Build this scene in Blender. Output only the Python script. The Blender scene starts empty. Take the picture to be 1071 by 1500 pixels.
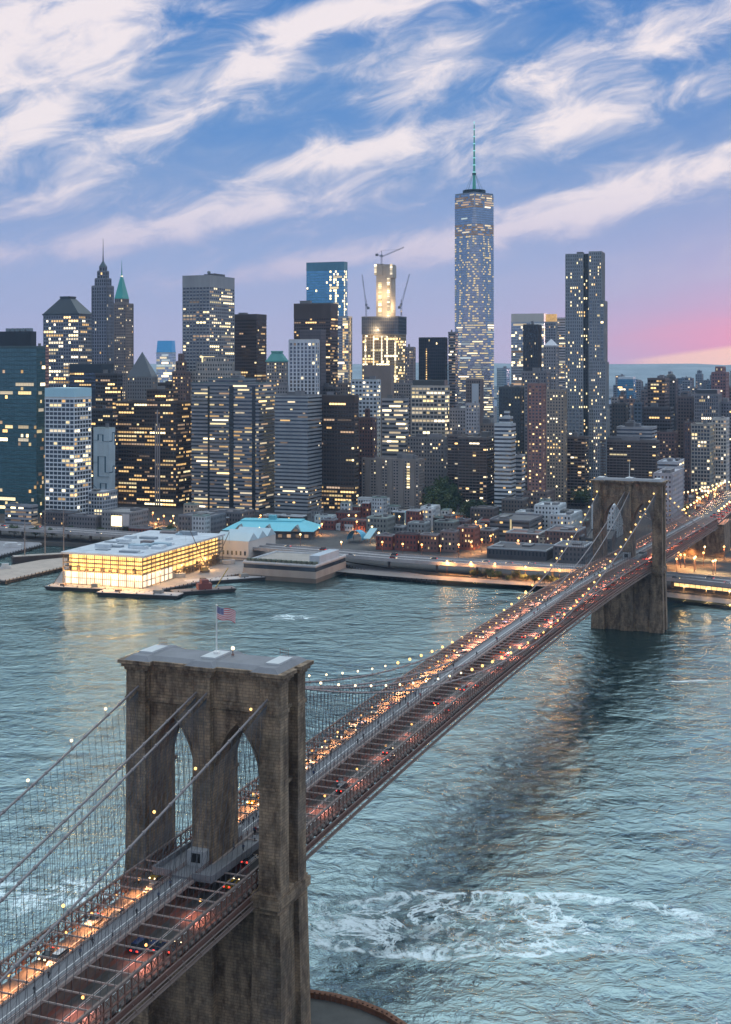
import bpy, bmesh, math, random
from mathutils import Vector, Matrix
S = bpy.context.scene
COL = S.collection
R = math.radians
# ---------------------------------------------------------------- camera
F, H, PX, PY = 1952.0, 150.75, 535.5, 528.0     # focal length (px of a 1071x1500 frame), camera height, principal column, horizon row
cam = bpy.data.cameras.new("camera")
cam.sensor_fit = 'HORIZONTAL'
cam.sensor_width = 36.0
cam.lens = F / 1071.0 * 36.0
cam.shift_y = -(750.0 - PY) / 1071.0
cam.clip_start = 1.0
cam.clip_end = 80000.0
camo = bpy.data.objects.new("camera", cam)
COL.objects.link(camo)
camo.location = (0, 0, H)
camo.rotation_euler = (R(90), 0, 0)
S.camera = camo
S.view_settings.view_transform = 'Standard'
S.view_settings.look = 'None'
S.view_settings.exposure = 0.0
S.view_settings.gamma = 1.0
S.view_settings.use_curve_mapping = False
S.cycles.use_denoising = True
S.cycles.max_bounces = 6
S.cycles.diffuse_bounces = 2
S.cycles.glossy_bounces = 3
S.cycles.sample_clamp_indirect = 2.2
S.cycles.sample_clamp_direct = 22.0
S.cycles.caustics_reflective = False
S.cycles.caustics_refractive = False
S.cycles.use_light_tree = True

# ---------------------------------------------------------------- node maths
class X:
    """a socket with operators, so that node maths reads like maths"""
    nt = None
    def __init__(s, k): s.k = k
    @staticmethod
    def op(o, *a, clamp=False):
        n = X.nt.nodes.new('ShaderNodeMath'); n.operation = o; n.use_clamp = clamp
        for i, v in enumerate(a):
            if isinstance(v, X): X.nt.links.new(v.k, n.inputs[i])
            else: n.inputs[i].default_value = v
        return X(n.outputs[0])
    def __add__(a, b): return X.op('ADD', a, b)
    __radd__ = __add__
    def __sub__(a, b): return X.op('SUBTRACT', a, b)
    def __rsub__(a, b): return X.op('SUBTRACT', b, a)
    def __mul__(a, b): return X.op('MULTIPLY', a, b)
    __rmul__ = __mul__
    def __truediv__(a, b): return X.op('DIVIDE', a, b)
    def exp(a): return X.op('EXPONENT', a)
    def cl(a): return X.op('ADD', a, 0.0, clamp=True)
def gauss(a, c, w):
    d = (a - c) / w
    return (d * d * -1.0).exp()
def smooth(a, lo, hi):
    n = X.nt.nodes.new('ShaderNodeMapRange'); n.interpolation_type = 'SMOOTHSTEP'
    X.nt.links.new(a.k, n.inputs[0])
    n.inputs[1].default_value = lo; n.inputs[2].default_value = hi
    n.inputs[3].default_value = 0; n.inputs[4].default_value = 1
    return X(n.outputs[0])
def sock(v, inp):
    if isinstance(v, X): X.nt.links.new(v.k, inp)
    elif hasattr(v, 'is_linked') or hasattr(v, 'links'): X.nt.links.new(v, inp)
    elif isinstance(v, (tuple, list)): inp.default_value = (*v, 1)[:len(inp.default_value)]
    else: inp.default_value = v
def mix(f, a, b, mode='MIX'):
    n = X.nt.nodes.new('ShaderNodeMix'); n.data_type = 'RGBA'; n.blend_type = mode
    sock(f, n.inputs[0]); sock(a, n.inputs[6]); sock(b, n.inputs[7])
    return n.outputs[2]
def vec(x, y, z=0.0):
    n = X.nt.nodes.new('ShaderNodeCombineXYZ')
    sock(x, n.inputs[0]); sock(y, n.inputs[1]); sock(z, n.inputs[2])
    return n.outputs[0]
def noise(v, scale, detail=4, rough=.55, dist=0.0):
    n = X.nt.nodes.new('ShaderNodeTexNoise')
    X.nt.links.new(v, n.inputs['Vector']); n.inputs['Scale'].default_value = scale
    n.inputs['Detail'].default_value = detail; n.inputs['Roughness'].default_value = rough
    n.inputs['Distortion'].default_value = dist
    return X(n.outputs[0])
def ramp(f, pts):
    n = X.nt.nodes.new('ShaderNodeValToRGB'); sock(f, n.inputs[0])
    e = n.color_ramp.elements
    while len(e) < len(pts): e.new(.5)
    for k, (p, c) in enumerate(pts):
        e[k].position = p; e[k].color = (*c, 1)
    return n.outputs[0]

# ---------------------------------------------------------------- sky
SUN_EL, SUN_AZ = R(2.5), R(32)          # low behind the skyline, right of the picture
w = bpy.data.worlds.new("World"); S.world = w; w.use_nodes = True
X.nt = w.node_tree
w.node_tree.nodes.clear()
tc = w.node_tree.nodes.new('ShaderNodeTexCoord')
sp = w.node_tree.nodes.new('ShaderNodeSeparateXYZ')
w.node_tree.links.new(tc.outputs['Generated'], sp.inputs[0])
dx, dy, dz = (X(sp.outputs[k]) for k in range(3))
az = X.op('ARCTAN2', dx, dy)
hyp = X.op('SQRT', dx * dx + dy * dy)
U = az * 1952.0                           # thousandths of azimuth
V = X.op('MAXIMUM', dz / X.op('MAXIMUM', hyp, .02), 0.0) * 1952.0
base = ramp((V / 2000.0).cl(), [(0, (.54, .53, .74)), (.03, (.49, .50, .74)), (.07, (.33, .43, .72)), (.13, (.17, .32, .65)),
                                (.20, (.055, .235, .60)), (.27, (.035, .20, .57)), (.5, (.15, .36, .62)), (1, (.17, .33, .50))])
pk = gauss(U, 740.0, 330.0) * gauss(V, 20.0, 130.0)
base = mix((pk * .9).cl(), base, (.64, .33, .64))
pk2 = gauss(U, 680.0, 270.0) * gauss(V, 30.0, 46.0)
base = mix((pk2 * 1.1).cl(), base, (1.02, .31, .52))
# streaks in the sunset
sv = vec(U * .0016, (V - U * .12) * .03)
st = noise(sv, 1.0, 3)
base = mix((smooth(st, .5, .72) * pk2 * .9).cl(), base, (.98, .36, .52))
yl = smooth((U - 385.0) * .14 - V, -5.0, 4.0) * smooth(U, 330.0, 440.0) * gauss(U, 700.0, 500.0)
base = mix((yl * .85).cl(), base, (1.25, .82, .60))
# clouds: streaks climbing to the right
th = R(16)
A_ = U * math.cos(th) + V * math.sin(th)
B_ = V * math.cos(th) - U * math.sin(th)
cv = vec(A_ * .0022, B_ * .0070, .3)
n1 = noise(cv, 1.0, 9, .58, .5)
cv2 = vec(A_ * .009, B_ * .020, 2.7)
n2 = noise(cv2, 1.0, 8, .62, .6)
bias = None
# (column, row, half length, half width, tilt, weight): where the photograph has its cloud banks
for (cx, cy, ll, ww, tl, wt) in [(60, 70, 210, 90, 22, .95), (540, 218, 215, 27, 13, .95), (870, 178, 190, 32, 17, .8),
                                 (425, 55, 120, 34, 35, .75), (360, 315, 260, 24, 14, .62), (985, 60, 200, 34, 20, .6),
                                 (190, 205, 150, 25, 20, .62), (330, 130, 150, 40, 10, .40), (610, 120, 110, 40, 25, .42),
                                 (30, 205, 150, 28, 33, .7), (560, 10, 170, 26, 10, .7), (760, 330, 300, 30, 10, .50), (170, 345, 200, 26, 13, .52), (120, 285, 160, 26, 14, .40), (480, 385, 260, 20, 8, .42), (640, 60, 120, 40, 20, .40), (800, 90, 150, 40, 22, .40),
                                 (960, 260, 220, 40, 14, .58)]:
    c_, s_ = math.cos(R(tl)), math.sin(R(tl))
    ax, ay = U - (cx - PX), V - (PY - cy)
    g = gauss(ax * c_ + ay * s_, 0.0, float(ll)) * gauss(ay * c_ - ax * s_, 0.0, float(ww)) * wt
    bias = g if bias is None else bias + g
hi = smooth(V, 500.0, 900.0)              # beyond the frame the cloud cover is even
cl = n1 * .45 + (n2 - .5) * 1.0 + .33 + bias * .55 + hi * .09
cld = smooth(cl, .63, 1.04)
broad = noise(vec(A_ * .0012, B_ * .0052, 7.1), 1.0, 6, .6, .4)
veil = (smooth(cl, .46, .88) * .40 + smooth(broad, .42, .68) * .42).cl()
ccol = mix(smooth(V, 60.0, 330.0), (.56, .52, .74), mix(smooth(n2 * .7 + bias * .35, .30, .66), (.52, .56, .76), (1.0, .89, .90)))
ccol = mix(smooth(V, 700.0, 1100.0), ccol, (.62, .70, .78))
fade = smooth(V, 20.0, 130.0)
sky = mix((veil * fade).cl(), base, mix(smooth(V, 90.0, 330.0), (.50, .50, .73), (.33, .43, .66)))
sky = mix((cld * fade * .93).cl(), sky, ccol)
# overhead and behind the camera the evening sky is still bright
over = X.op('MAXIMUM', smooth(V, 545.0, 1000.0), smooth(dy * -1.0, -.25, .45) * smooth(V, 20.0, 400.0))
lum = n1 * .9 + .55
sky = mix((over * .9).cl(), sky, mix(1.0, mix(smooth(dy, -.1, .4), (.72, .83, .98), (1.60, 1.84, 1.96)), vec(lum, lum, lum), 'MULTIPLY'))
nish = w.node_tree.nodes.new('ShaderNodeTexSky')
nish.sky_type = 'NISHITA'; nish.sun_disc = False
nish.sun_elevation = SUN_EL; nish.sun_rotation = SUN_AZ
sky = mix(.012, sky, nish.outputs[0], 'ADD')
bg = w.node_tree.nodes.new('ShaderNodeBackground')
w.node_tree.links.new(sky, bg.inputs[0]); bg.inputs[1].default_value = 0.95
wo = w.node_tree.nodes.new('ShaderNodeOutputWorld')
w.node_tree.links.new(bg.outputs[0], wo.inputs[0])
w.cycles.sampling_method = 'MANUAL'; w.cycles.sample_map_resolution = 512
# the afterglow: a weak, soft, warm sun just above the horizon
sl = bpy.data.lights.new("sun", 'SUN'); sl.energy = 0.5; sl.angle = R(12); sl.color = (1, .62, .55)
so = bpy.data.objects.new("sun", sl); COL.objects.link(so)
so.rotation_euler = (R(90) - SUN_EL, 0, R(180) - SUN_AZ)
so.location = (400, 600, 600)

# ---------------------------------------------------------------- geometry helpers
class MB:
    def __init__(s): s.v = []; s.f = []; s.m = []
    def add(s, vs, fs, m=0):
        o = len(s.v); s.v += [tuple(p) for p in vs]
        s.f += [tuple(i + o for i in f) for f in fs]; s.m += [m] * len(fs)
        return s
    def box(s, x0, x1, y0, y1, z0, z1, m=0):
        return s.add([(x0, y0, z0), (x1, y0, z0), (x1, y1, z0), (x0, y1, z0), (x0, y0, z1), (x1, y0, z1), (x1, y1, z1), (x0, y1, z1)],
                     [(0, 3, 2, 1), (4, 5, 6, 7), (0, 1, 5, 4), (1, 2, 6, 5), (2, 3, 7, 6), (3, 0, 4, 7)], m)
    def bar(s, p, q, wx, wz=None, m=0):
        """a square bar from p to q"""
        p, q = Vector(p), Vector(q); wz = wx if wz is None else wz
        d = (q - p).normalized()
        up = Vector((0, 0, 1)) if abs(d.z) < .95 else Vector((0, 1, 0))
        a = d.cross(up).normalized() * wx / 2; b = a.cross(d).normalized() * wz / 2
        vs = [p - a - b, p + a - b, p + a + b, p - a + b, q - a - b, q + a - b, q + a + b, q - a + b]
        return s.add(vs, [(0, 3, 2, 1), (4, 5, 6, 7), (0, 1, 5, 4), (1, 2, 6, 5), (2, 3, 7, 6), (3, 0, 4, 7)], m)
    def tube(s, pts, r, n=6, m=0, cap=True):
        pts = [Vector(p) for p in pts]; vs = []; k = len(pts)
        for i, p in enumerate(pts):
            d = (pts[min(i + 1, k - 1)] - pts[max(i - 1, 0)]).normalized()
            up = Vector((0, 0, 1)) if abs(d.z) < .95 else Vector((0, 1, 0))
            a = d.cross(up).normalized(); b = a.cross(d).normalized()
            rr = r[i] if isinstance(r, (list, tuple)) else r
            vs += [p + (a * math.cos(2 * math.pi * j / n) + b * math.sin(2 * math.pi * j / n)) * rr for j in range(n)]
        fs = [(i * n + j, i * n + (j + 1) % n, (i + 1) * n + (j + 1) % n, (i + 1) * n + j) for i in range(k - 1) for j in range(n)]
        if cap: fs += [tuple(range(n))[::-1], tuple(range((k - 1) * n, k * n))]
        return s.add(vs, fs, m)
    def prism(s, poly, z0, z1, m=0, top=None):
        """poly CCW; top: another polygon with as many points for a taper"""
        n = len(poly); top = top or poly
        vs = [(x, y, z0) for x, y in poly] + [(x, y, z1) for x, y in top]
        fs = [(i, (i + 1) % n, n + (i + 1) % n, n + i) for i in range(n)] + [tuple(range(n))[::-1], tuple(range(n, 2 * n))]
        return s.add(vs, fs, m)
    def cone(s, poly, z0, apex, m=0):
        n = len(poly)
        return s.add([(x, y, z0) for x, y in poly] + [apex], [(i, (i + 1) % n, n) for i in range(n)] + [tuple(range(n))[::-1]], m)
    def ball(s, c, r, n=8, k=5, m=0, sz=1.0):
        vs = [(c[0], c[1], c[2] - r * sz)]
        for i in range(1, k):
            a = math.pi * i / k - math.pi / 2
            vs += [(c[0] + r * math.cos(a) * math.cos(2 * math.pi * j / n), c[1] + r * math.cos(a) * math.sin(2 * math.pi * j / n), c[2] + r * sz * math.sin(a)) for j in range(n)]
        vs.append((c[0], c[1], c[2] + r * sz)); L = len(vs) - 1
        fs = [(0, 1 + (j + 1) % n, 1 + j) for j in range(n)]
        for i in range(k - 2):
            fs += [(1 + i * n + j, 1 + i * n + (j + 1) % n, 1 + (i + 1) * n + (j + 1) % n, 1 + (i + 1) * n + j) for j in range(n)]
        fs += [(L, 1 + (k - 2) * n + j, 1 + (k - 2) * n + (j + 1) % n) for j in range(n)]
        return s.add(vs, fs, m)
    def mesh(s, name, mats):
        me = bpy.data.meshes.new(name); me.from_pydata(s.v, [], s.f)
        for mt in (mats if isinstance(mats, (list, tuple)) else [mats]): me.materials.append(mt)
        if any(s.m): me.polygons.foreach_set('material_index', s.m)
        me.update(); return me
    def obj(s, name, mats, parent=None, smooth=False):
        me = s.mesh(name, mats)
        if smooth: me.polygons.foreach_set('use_smooth', [True] * len(me.polygons))
        o = bpy.data.objects.new(name, me); COL.objects.link(o)
        if parent is not None: o.parent = parent
        return o
def tag(o, label=None, cat=None, group=None, kind=None):
    if label: o['label'] = label
    if cat: o['category'] = cat
    if group: o['group'] = group
    if kind: o['kind'] = kind
    return o
def empty(name, loc=(0, 0, 0), rz=0.0, label=None, cat=None, group=None):
    o = bpy.data.objects.new(name, None); COL.objects.link(o)
    o.empty_display_size = 1.0
    o.location = loc; o.rotation_euler = (0, 0, rz)
    return tag(o, label, cat, group)
def kids(o): return [c for c in o.children]
def copy_tree(o, parent=None):
    c = o.copy(); COL.objects.link(c)
    if parent is not None: c.parent = parent
    for ch in kids(o): copy_tree(ch, c)
    return c
def at(px, py, D):      # a place of the photograph at a known distance
    return Vector(((px - PX) / F * D, D, H - (py - PY) / F * D))
def onz(px, py, z=0.0): # a place of the photograph at a known height
    D = (H - z) * F / (py - PY)
    return Vector(((px - PX) / F * D, D, z))
def rect(x0, x1, y0, y1): return [(x0, y0), (x1, y0), (x1, y1), (x0, y1)]
def outset(poly, d):
    n = len(poly); out = []
    for i in range(n):
        p0, p, p1 = Vector(poly[i - 1]), Vector(poly[i]), Vector(poly[(i + 1) % n])
        a = (p - p0).normalized(); b = (p1 - p).normalized()
        na, nb = Vector((a.y, -a.x)), Vector((b.y, -b.x))
        k = max(.35, 1 + na.dot(nb))
        out.append(tuple(p + (na + nb) * d / k))
    return out

# ---------------------------------------------------------------- materials
def newmat(name):
    m = bpy.data.materials.new(name); m.use_nodes = True
    X.nt = m.node_tree; m.node_tree.nodes.clear()
    o = m.node_tree.nodes.new('ShaderNodeOutputMaterial')
    p = m.node_tree.nodes.new('ShaderNodeBsdfPrincipled')
    m.node_tree.links.new(p.outputs[0], o.inputs[0])
    t = m.node_tree.nodes.new('ShaderNodeTexCoord')
    return m, p, t.outputs['Object']
_mc = {}
def wallmat(c, rough=.8, var=.32, scale=.12, metal=0.0):
    """painted, stone or concrete surface with blotches and streaks of its own"""
    key = ('w', tuple(round(k, 3) for k in c), rough, var, scale, metal)
    if key in _mc: return _mc[key]
    m, p, co = newmat('masonry')
    s_ = X.nt.nodes.new('ShaderNodeMapping'); X.nt.links.new(co, s_.inputs[0]); s_.inputs['Scale'].default_value = (1, 1, .25)
    f = noise(s_.outputs[0], scale, 5, .6)
    f2 = noise(co, scale * 12, 3, .6)
    g = ((f - .5) * (2.2 * var) + (f2 - .5) * var + 1.0)
    r_, g_, b_ = c
    sock(mix(1.0, (r_, g_, b_), vec(g, g, g), 'MULTIPLY'), p.inputs['Base Color'])
    p.inputs['Roughness'].default_value = rough; p.inputs['Metallic'].default_value = metal
    _mc[key] = m; return m
def glassmat(c, metal=.55, rough=.12):
    key = ('g', tuple(round(k, 3) for k in c), metal, rough)
    if key in _mc: return _mc[key]
    m, p, co = newmat('glazing')
    f = noise(co, .22, 3, .6); g = f * .9 + .55
    sock(mix(1.0, c, vec(g, g, g), 'MULTIPLY'), p.inputs['Base Color'])
    p.inputs['Metallic'].default_value = metal; p.inputs['Roughness'].default_value = rough
    bp = X.nt.nodes.new('ShaderNodeBump'); bp.inputs['Strength'].default_value = .25; bp.inputs['Distance'].default_value = .6
    X.nt.links.new(noise(co, .35, 2, .5).k, bp.inputs['Height']); X.nt.links.new(bp.outputs[0], p.inputs['Normal'])
    _mc[key] = m; return m
def emitmat(name, c, s, vary=0.0, sample=False, scale=.6):
    m, p, co = newmat(name)
    p.inputs['Base Color'].default_value = (.02, .02, .02, 1)
    p.inputs['Roughness'].default_value = .6
    p.inputs['Emission Color'].default_value = (*c, 1)
    if vary:
        f = noise(co, scale, 3, .6)
        sock(X.op('MAXIMUM', (f - .5) * (vary * 4 * s) + s, .05 * s), p.inputs['Emission Strength'])
    else: p.inputs['Emission Strength'].default_value = s
    if name.startswith('lit_window'):
        oi = X.nt.nodes.new('ShaderNodeObjectInfo'); rr = X(oi.outputs['Random']); r2 = X.op('FRACT', rr * 37.7)
        sock(X.op('MAXIMUM', (f - .5) * (vary * 4 * s) + s, .05 * s) * (rr * rr * 1.75 + .34), p.inputs['Emission Strength'])
        sock(mix(r2, c, (min(1, c[0]), min(1, c[1] * 1.12), min(1, c[2] * 1.4))), p.inputs['Emission Color'])
    m.cycles.emission_sampling = 'AUTO' if sample else 'NONE'
    return m
def paint(name, c, rough=.45, metal=0.0, coat=0.0):
    m, p, co = newmat(name)
    f = noise(co, 1.6, 3, .6); g = (f - .5) * .35 + 1.0
    sock(mix(1.0, c, vec(g, g, g), 'MULTIPLY'), p.inputs['Base Color'])
    p.inputs['Roughness'].default_value = rough; p.inputs['Metallic'].default_value = metal
    p.inputs['Coat Weight'].default_value = coat
    return m
LIT = {'warm': emitmat('lit_window_amber', (1, .58, .20), 1.5, .3, scale=.3), 'yellow': emitmat('lit_window_yellow', (1, .74, .34), 2.0, .35, scale=.3),
       'pale': emitmat('lit_window_pale', (1, .77, .46), 1.5, .35, scale=.3), 'dim': emitmat('lit_window_dim', (1, .62, .34), .38, .3, scale=.3),
       'cool': emitmat('lit_window_cool', (.80, .90, 1.0), .55, .3, scale=.3)}
# ---------------------------------------------------------------- water, land, hills
def water_material():
    m, p, co = newmat('river_water')
    mp = X.nt.nodes.new('ShaderNodeMapping'); X.nt.links.new(co, mp.inputs[0]); mp.inputs['Rotation'].default_value = (0, 0, R(12)); mp.inputs['Scale'].default_value = (.72, 1, 1)
    q = mp.outputs[0]
    swell = noise(q, .045, 3, .5, .6); chop = noise(co, .16, 5, .62, .9); rip = noise(q, .55, 4, .62, .3)
    calm = smooth(noise(co, .009, 4, .6, .8), .30, .66) * .75 + .45
    hgt = swell * 1.8 + (chop * 1.15 + rip * .24) * calm
    b = X.nt.nodes.new('ShaderNodeBump'); b.inputs['Strength'].default_value = 1.0; b.inputs['Distance'].default_value = 1.0
    X.nt.links.new(hgt.k, b.inputs['Height']); X.nt.links.new(b.outputs[0], p.inputs['Normal'])
    sx = X.nt.nodes.new('ShaderNodeSeparateXYZ'); X.nt.links.new(co, sx.inputs[0])
    x, y = X(sx.outputs[0]), X(sx.outputs[1])
    wv = noise(co, .06, 4, .6); wx = x + (wv - .5) * 22.0; wy = y + (noise(co, .05, 4, .6) - .5) * 22.0
    def disc(cx, cy, rx, ry, soft=.35):
        a = (wx - cx) / rx; c = (wy - cy) / ry
        return smooth(X.op('SQRT', a * a + c * c), 1.0 + soft, 1.0 - soft)
    r1 = X.op('ABSOLUTE', noise(co, .085, 6, .6, 1.2) - .5); lace = smooth(r1, .055, .0) * smooth(noise(co, .035, 4, .6), .36, .54)
    body = smooth(noise(co, .13, 5, .65, .5), .50, .66)
    d1 = disc(30, 357, 54, 17.5); d1b = disc(58, 356, 28, 15)
    rim = smooth(d1, .04, .22) * smooth(d1, .62, .25)
    d2 = disc(-92, 376, 30, 12)
    d3 = disc(-42, 782, 12, 9, .6); d4 = disc(151, 628, 9, 2.0, .5); d5 = disc(10, 352, 26, 9)
    foam = (d1 * lace * 1.1 + d1b * body * .7 + d1 * body * .22 + rim * smooth(r1, .14, .02) * 1.0 + d2 * body * 1.0 + d2 * lace + d3 * (body * .7 + lace + .25) + d4 * .8 + d5 * body * .35)
    f3 = smooth(noise(co, 1.1, 3, .6), .3, .55) * .6 + .4
    foam = (foam * f3 * (smooth(noise(co, .022, 4, .6, .6), .30, .50) * .75 + .25)).cl()
    big = noise(co, .006, 3, .5)
    deep = mix(big, (.007, .026, .029), (.010, .036, .041))
    sock(mix(foam, deep, (.86, .92, .95)), p.inputs['Base Color'])
    rg = foam * .5 + smooth(noise(co, .011, 3, .6), .35, .7) * .13 + .08
    sock(rg, p.inputs['Roughness'])
    p.inputs['IOR'].default_value = 4.4
    p.inputs['Specular Tint'].default_value = (.74, .97, 1.0, 1)
    return m
wt = MB(); wt.add([(-9000, -1500, 0), (9000, -1500, 0), (9000, 10500, 0), (-9000, 10500, 0)], [(0, 1, 2, 3)])
tag(wt.obj('river_water', water_material()), kind='structure')

SHORE = [(-2200, 2050), (-620, 1270), (-330, 1105)] + [tuple(onz(a, b)[:2]) for a, b in ((30, 798), (250, 806), (470, 819), (520, 830), (560, 836), (640, 846), (740, 856), (840, 863), (985, 873), (1075, 881))] + [(420, 750), (1500, 300), (6000, -900)]
m, p, co = newmat('city_ground')
f = noise(co, .02, 5, .6); f2 = noise(co, .5, 3, .6)
sock(mix(smooth(f + (f2 - .5) * .4, .35, .65), (.030, .030, .034), (.085, .080, .078)), p.inputs['Base Color']); p.inputs['Roughness'].default_value = .9
M_GROUND = m
g = MB()
far = [(x + (x * .2 if abs(x) > 1000 else 0), 5200) for x, y in SHORE]
n = len(SHORE)
g.add([(x, y, 3.0) for x, y in SHORE] + [(x, 4300, 3.0) for x, y in SHORE], [(i, i + 1, n + i + 1, n + i) for i in range(n - 1)])
tag(g.obj('city_ground', M_GROUND), kind='structure')
g = MB(); g.add([(-9000, 5200, 4), (9000, 5200, 4), (9000, 10500, 4), (-9000, 10500, 4)], [(0, 1, 2, 3)])
m, p, co = newmat('far_shore_ground')
sock(mix(smooth(noise(co, .002, 6, .65), .38, .62), (.06, .08, .08), (.20, .21, .23)), p.inputs['Base Color']); p.inputs['Roughness'].default_value = .95
tag(g.obj('far_shore_ground', m), kind='structure')
# bulkhead
g = MB()
for (x0, y0), (x1, y1) in zip(SHORE[1:-1], SHORE[2:]):
    g.bar((x0, y0, 1.3), (x1, y1, 1.3), 1.2, 3.6)
tag(g.obj('river_embankment', wallmat((.10, .095, .09))), kind='structure')
# hills
rnd = random.Random(5)
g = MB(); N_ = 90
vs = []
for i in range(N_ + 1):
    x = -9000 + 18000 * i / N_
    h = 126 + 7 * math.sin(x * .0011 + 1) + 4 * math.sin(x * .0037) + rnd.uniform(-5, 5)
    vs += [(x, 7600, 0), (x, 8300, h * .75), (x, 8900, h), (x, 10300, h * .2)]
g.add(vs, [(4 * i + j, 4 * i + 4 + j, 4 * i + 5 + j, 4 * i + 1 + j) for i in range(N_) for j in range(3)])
tag(g.obj('hills', wallmat((.26, .31, .33), .95, .5, .004)), kind='structure')  # pale blue-grey albedo: distance haze put into the hill colour

# ---------------------------------------------------------------- the bridge
PSI = R(22.012); SPAN = 486.3
BO = Vector((-33.7, 299.3, 0))
AX = Vector((math.sin(PSI), math.cos(PSI), 0)); RT = Vector((math.cos(PSI), -math.sin(PSI), 0))
def bw(t, s, z=0.0): return BO + RT * t + AX * s + Vector((0, 0, z))
def road_z(s):
    if s < 0: return 36.3 + .030 * s
    if s > SPAN: return 36.3 - .030 * (s - SPAN)
    return 36.3 + 5.0 * (1 - ((s - SPAN / 2) / (SPAN / 2)) ** 2)
M_STONE, p, co = newmat('granite_blocks')
sx = X.nt.nodes.new('ShaderNodeSeparateXYZ'); X.nt.links.new(co, sx.inputs[0])
uu = X(sx.outputs[0]) + X(sx.outputs[1]) * .93
bk = X.nt.nodes.new('ShaderNodeTexBrick'); X.nt.links.new(vec(uu, X(sx.outputs[2])), bk.inputs['Vector'])
bk.inputs['Color1'].default_value = (1.35, 1.28, 1.2, 1); bk.inputs['Color2'].default_value = (.72, .72, .74, 1); bk.inputs['Mortar'].default_value = (.45, .43, .42, 1)
bk.inputs['Scale'].default_value = .5; bk.inputs['Mortar Size'].default_value = .035; bk.inputs['Brick Width'].default_value = .8; bk.inputs['Row Height'].default_value = .33
mp = X.nt.nodes.new('ShaderNodeMapping'); X.nt.links.new(co, mp.inputs[0]); mp.inputs['Scale'].default_value = (1, 1, .35)
stn = smooth(noise(mp.outputs[0], .28, 7, .72), .36, .66)
blot = noise(co, .09, 5, .62)
cbase = mix(stn, (.088, .060, .040), (.365, .270, .180))
cbase = mix(smooth(blot, .52, .70) * .7, cbase, (.120, .100, .070))
cbase = mix(smooth(noise(co, .7, 4, .7), .45, .75) * .45, cbase, (.30, .25, .195))
cbase = mix(smooth(noise(co, .05, 4, .6), .55, .7) * .5, cbase, (.23, .20, .18))
sock(mix(.58, cbase, bk.outputs[0], 'MULTIPLY'), p.inputs['Base Color']); p.inputs['Roughness'].default_value = .88
bp = X.nt.nodes.new('ShaderNodeBump'); bp.inputs['Strength'].default_value = .5; bp.inputs['Distance'].default_value = .15
X.nt.links.new(bk.outputs[1], bp.inputs['Height']); bp.invert = True; X.nt.links.new(bp.outputs[0], p.inputs['Normal'])
M_COPING = wallmat((.185, .195, .215), .75, .3, .2)
M_PALEROOF = wallmat((.52, .55, .56), .6, .12, .3)
M_STEEL = wallmat((.16, .078, .058), .6, .3, .3)
M_STEEL2 = wallmat((.20, .15, .13), .6, .25, .3)
M_BEAM = wallmat((.36, .29, .26), .55, .2, .4)
M_CABLE = wallmat((.20, .18, .185), .5, .15, .8)
M_WIRE = paint('wire_rope', (.075, .08, .09), .6)
M_ROAD, p, co = newmat('roadway_asphalt')
sx = X.nt.nodes.new('ShaderNodeSeparateXYZ'); X.nt.links.new(co, sx.inputs[0])
f = noise(co, .8, 4, .6)
lanes = smooth(X.op('SINE', X(sx.outputs[0]) * 3.6), .3, .9)
sock(mix(lanes * .4, mix(f, (.055, .050, .047), (.105, .097, .09)), (.04, .037, .035)), p.inputs['Base Color']); p.inputs['Roughness'].default_value = .55
M_WALK = wallmat((.19, .195, .21), .8, .25, .3)
M_WHITE = paint('white_marking', (.75, .75, .74), .6)
bridge = empty('suspension_bridge', BO, -PSI, 'long granite and steel suspension bridge with two gothic stone towers crossing the river', 'bridge')

# deck stations: station, lateral offset, height -> mesh strips
def stations(s0, s1, step):
    k = max(1, round((s1 - s0) / step)); return [s0 + (s1 - s0) * i / k for i in range(k + 1)]
S0, S1 = -175.0, 770.0
def strip(mb, sts, t0, t1, dz0, dz1, m=0):
    """a long slab that follows the deck"""
    vs = []
    for s in sts:
        z = road_z(s); vs += [(t0, s, z + dz0), (t1, s, z + dz0), (t1, s, z + dz1), (t0, s, z + dz1)]
    k = len(sts)
    fs = [(4 * i + j, 4 * i + (j + 1) % 4, 4 * i + 4 + (j + 1) % 4, 4 * i + 4 + j) for i in range(k - 1) for j in range(4)]
    fs = [f[::-1] for f in fs] + [(0, 1, 2, 3), (4 * k - 1, 4 * k - 2, 4 * k - 3, 4 * k - 4)]
    mb.add(vs, fs, m)
ST = stations(S0, S1, 12)
for t0, t1 in ((-12.3, -2.9), (2.9, 12.3)):
    b = MB(); strip(b, ST, t0, t1, -.7, 0)
    rd = b.obj('roadway', M_ROAD, bridge)
    c_ = (t0 + t1) / 2
    for q in (-1.55, 1.55):
        b = MB(); strip(b, ST, c_ + q - .05, c_ + q + .05, .005, .02); b.obj('lane_marking', M_WHITE, rd)
# floor beams and stringers under the deck
b = MB()
for s in stations(S0, S1, 5): b.box(-12.9, 12.9, s - .22, s + .22, road_z(s) - 2.0, road_z(s) - .75)
for t in (-12.7, -8.5, -4, 4, 8.5, 12.7): strip(b, ST, t - .18, t + .18, -2.3, -1.4)
b.obj('floor_beam', M_STEEL, bridge)
b = MB(); strip(b, ST, -2.9, 2.9, -.75, -.45); b.obj('central_floor', M_STEEL, bridge)
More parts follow.
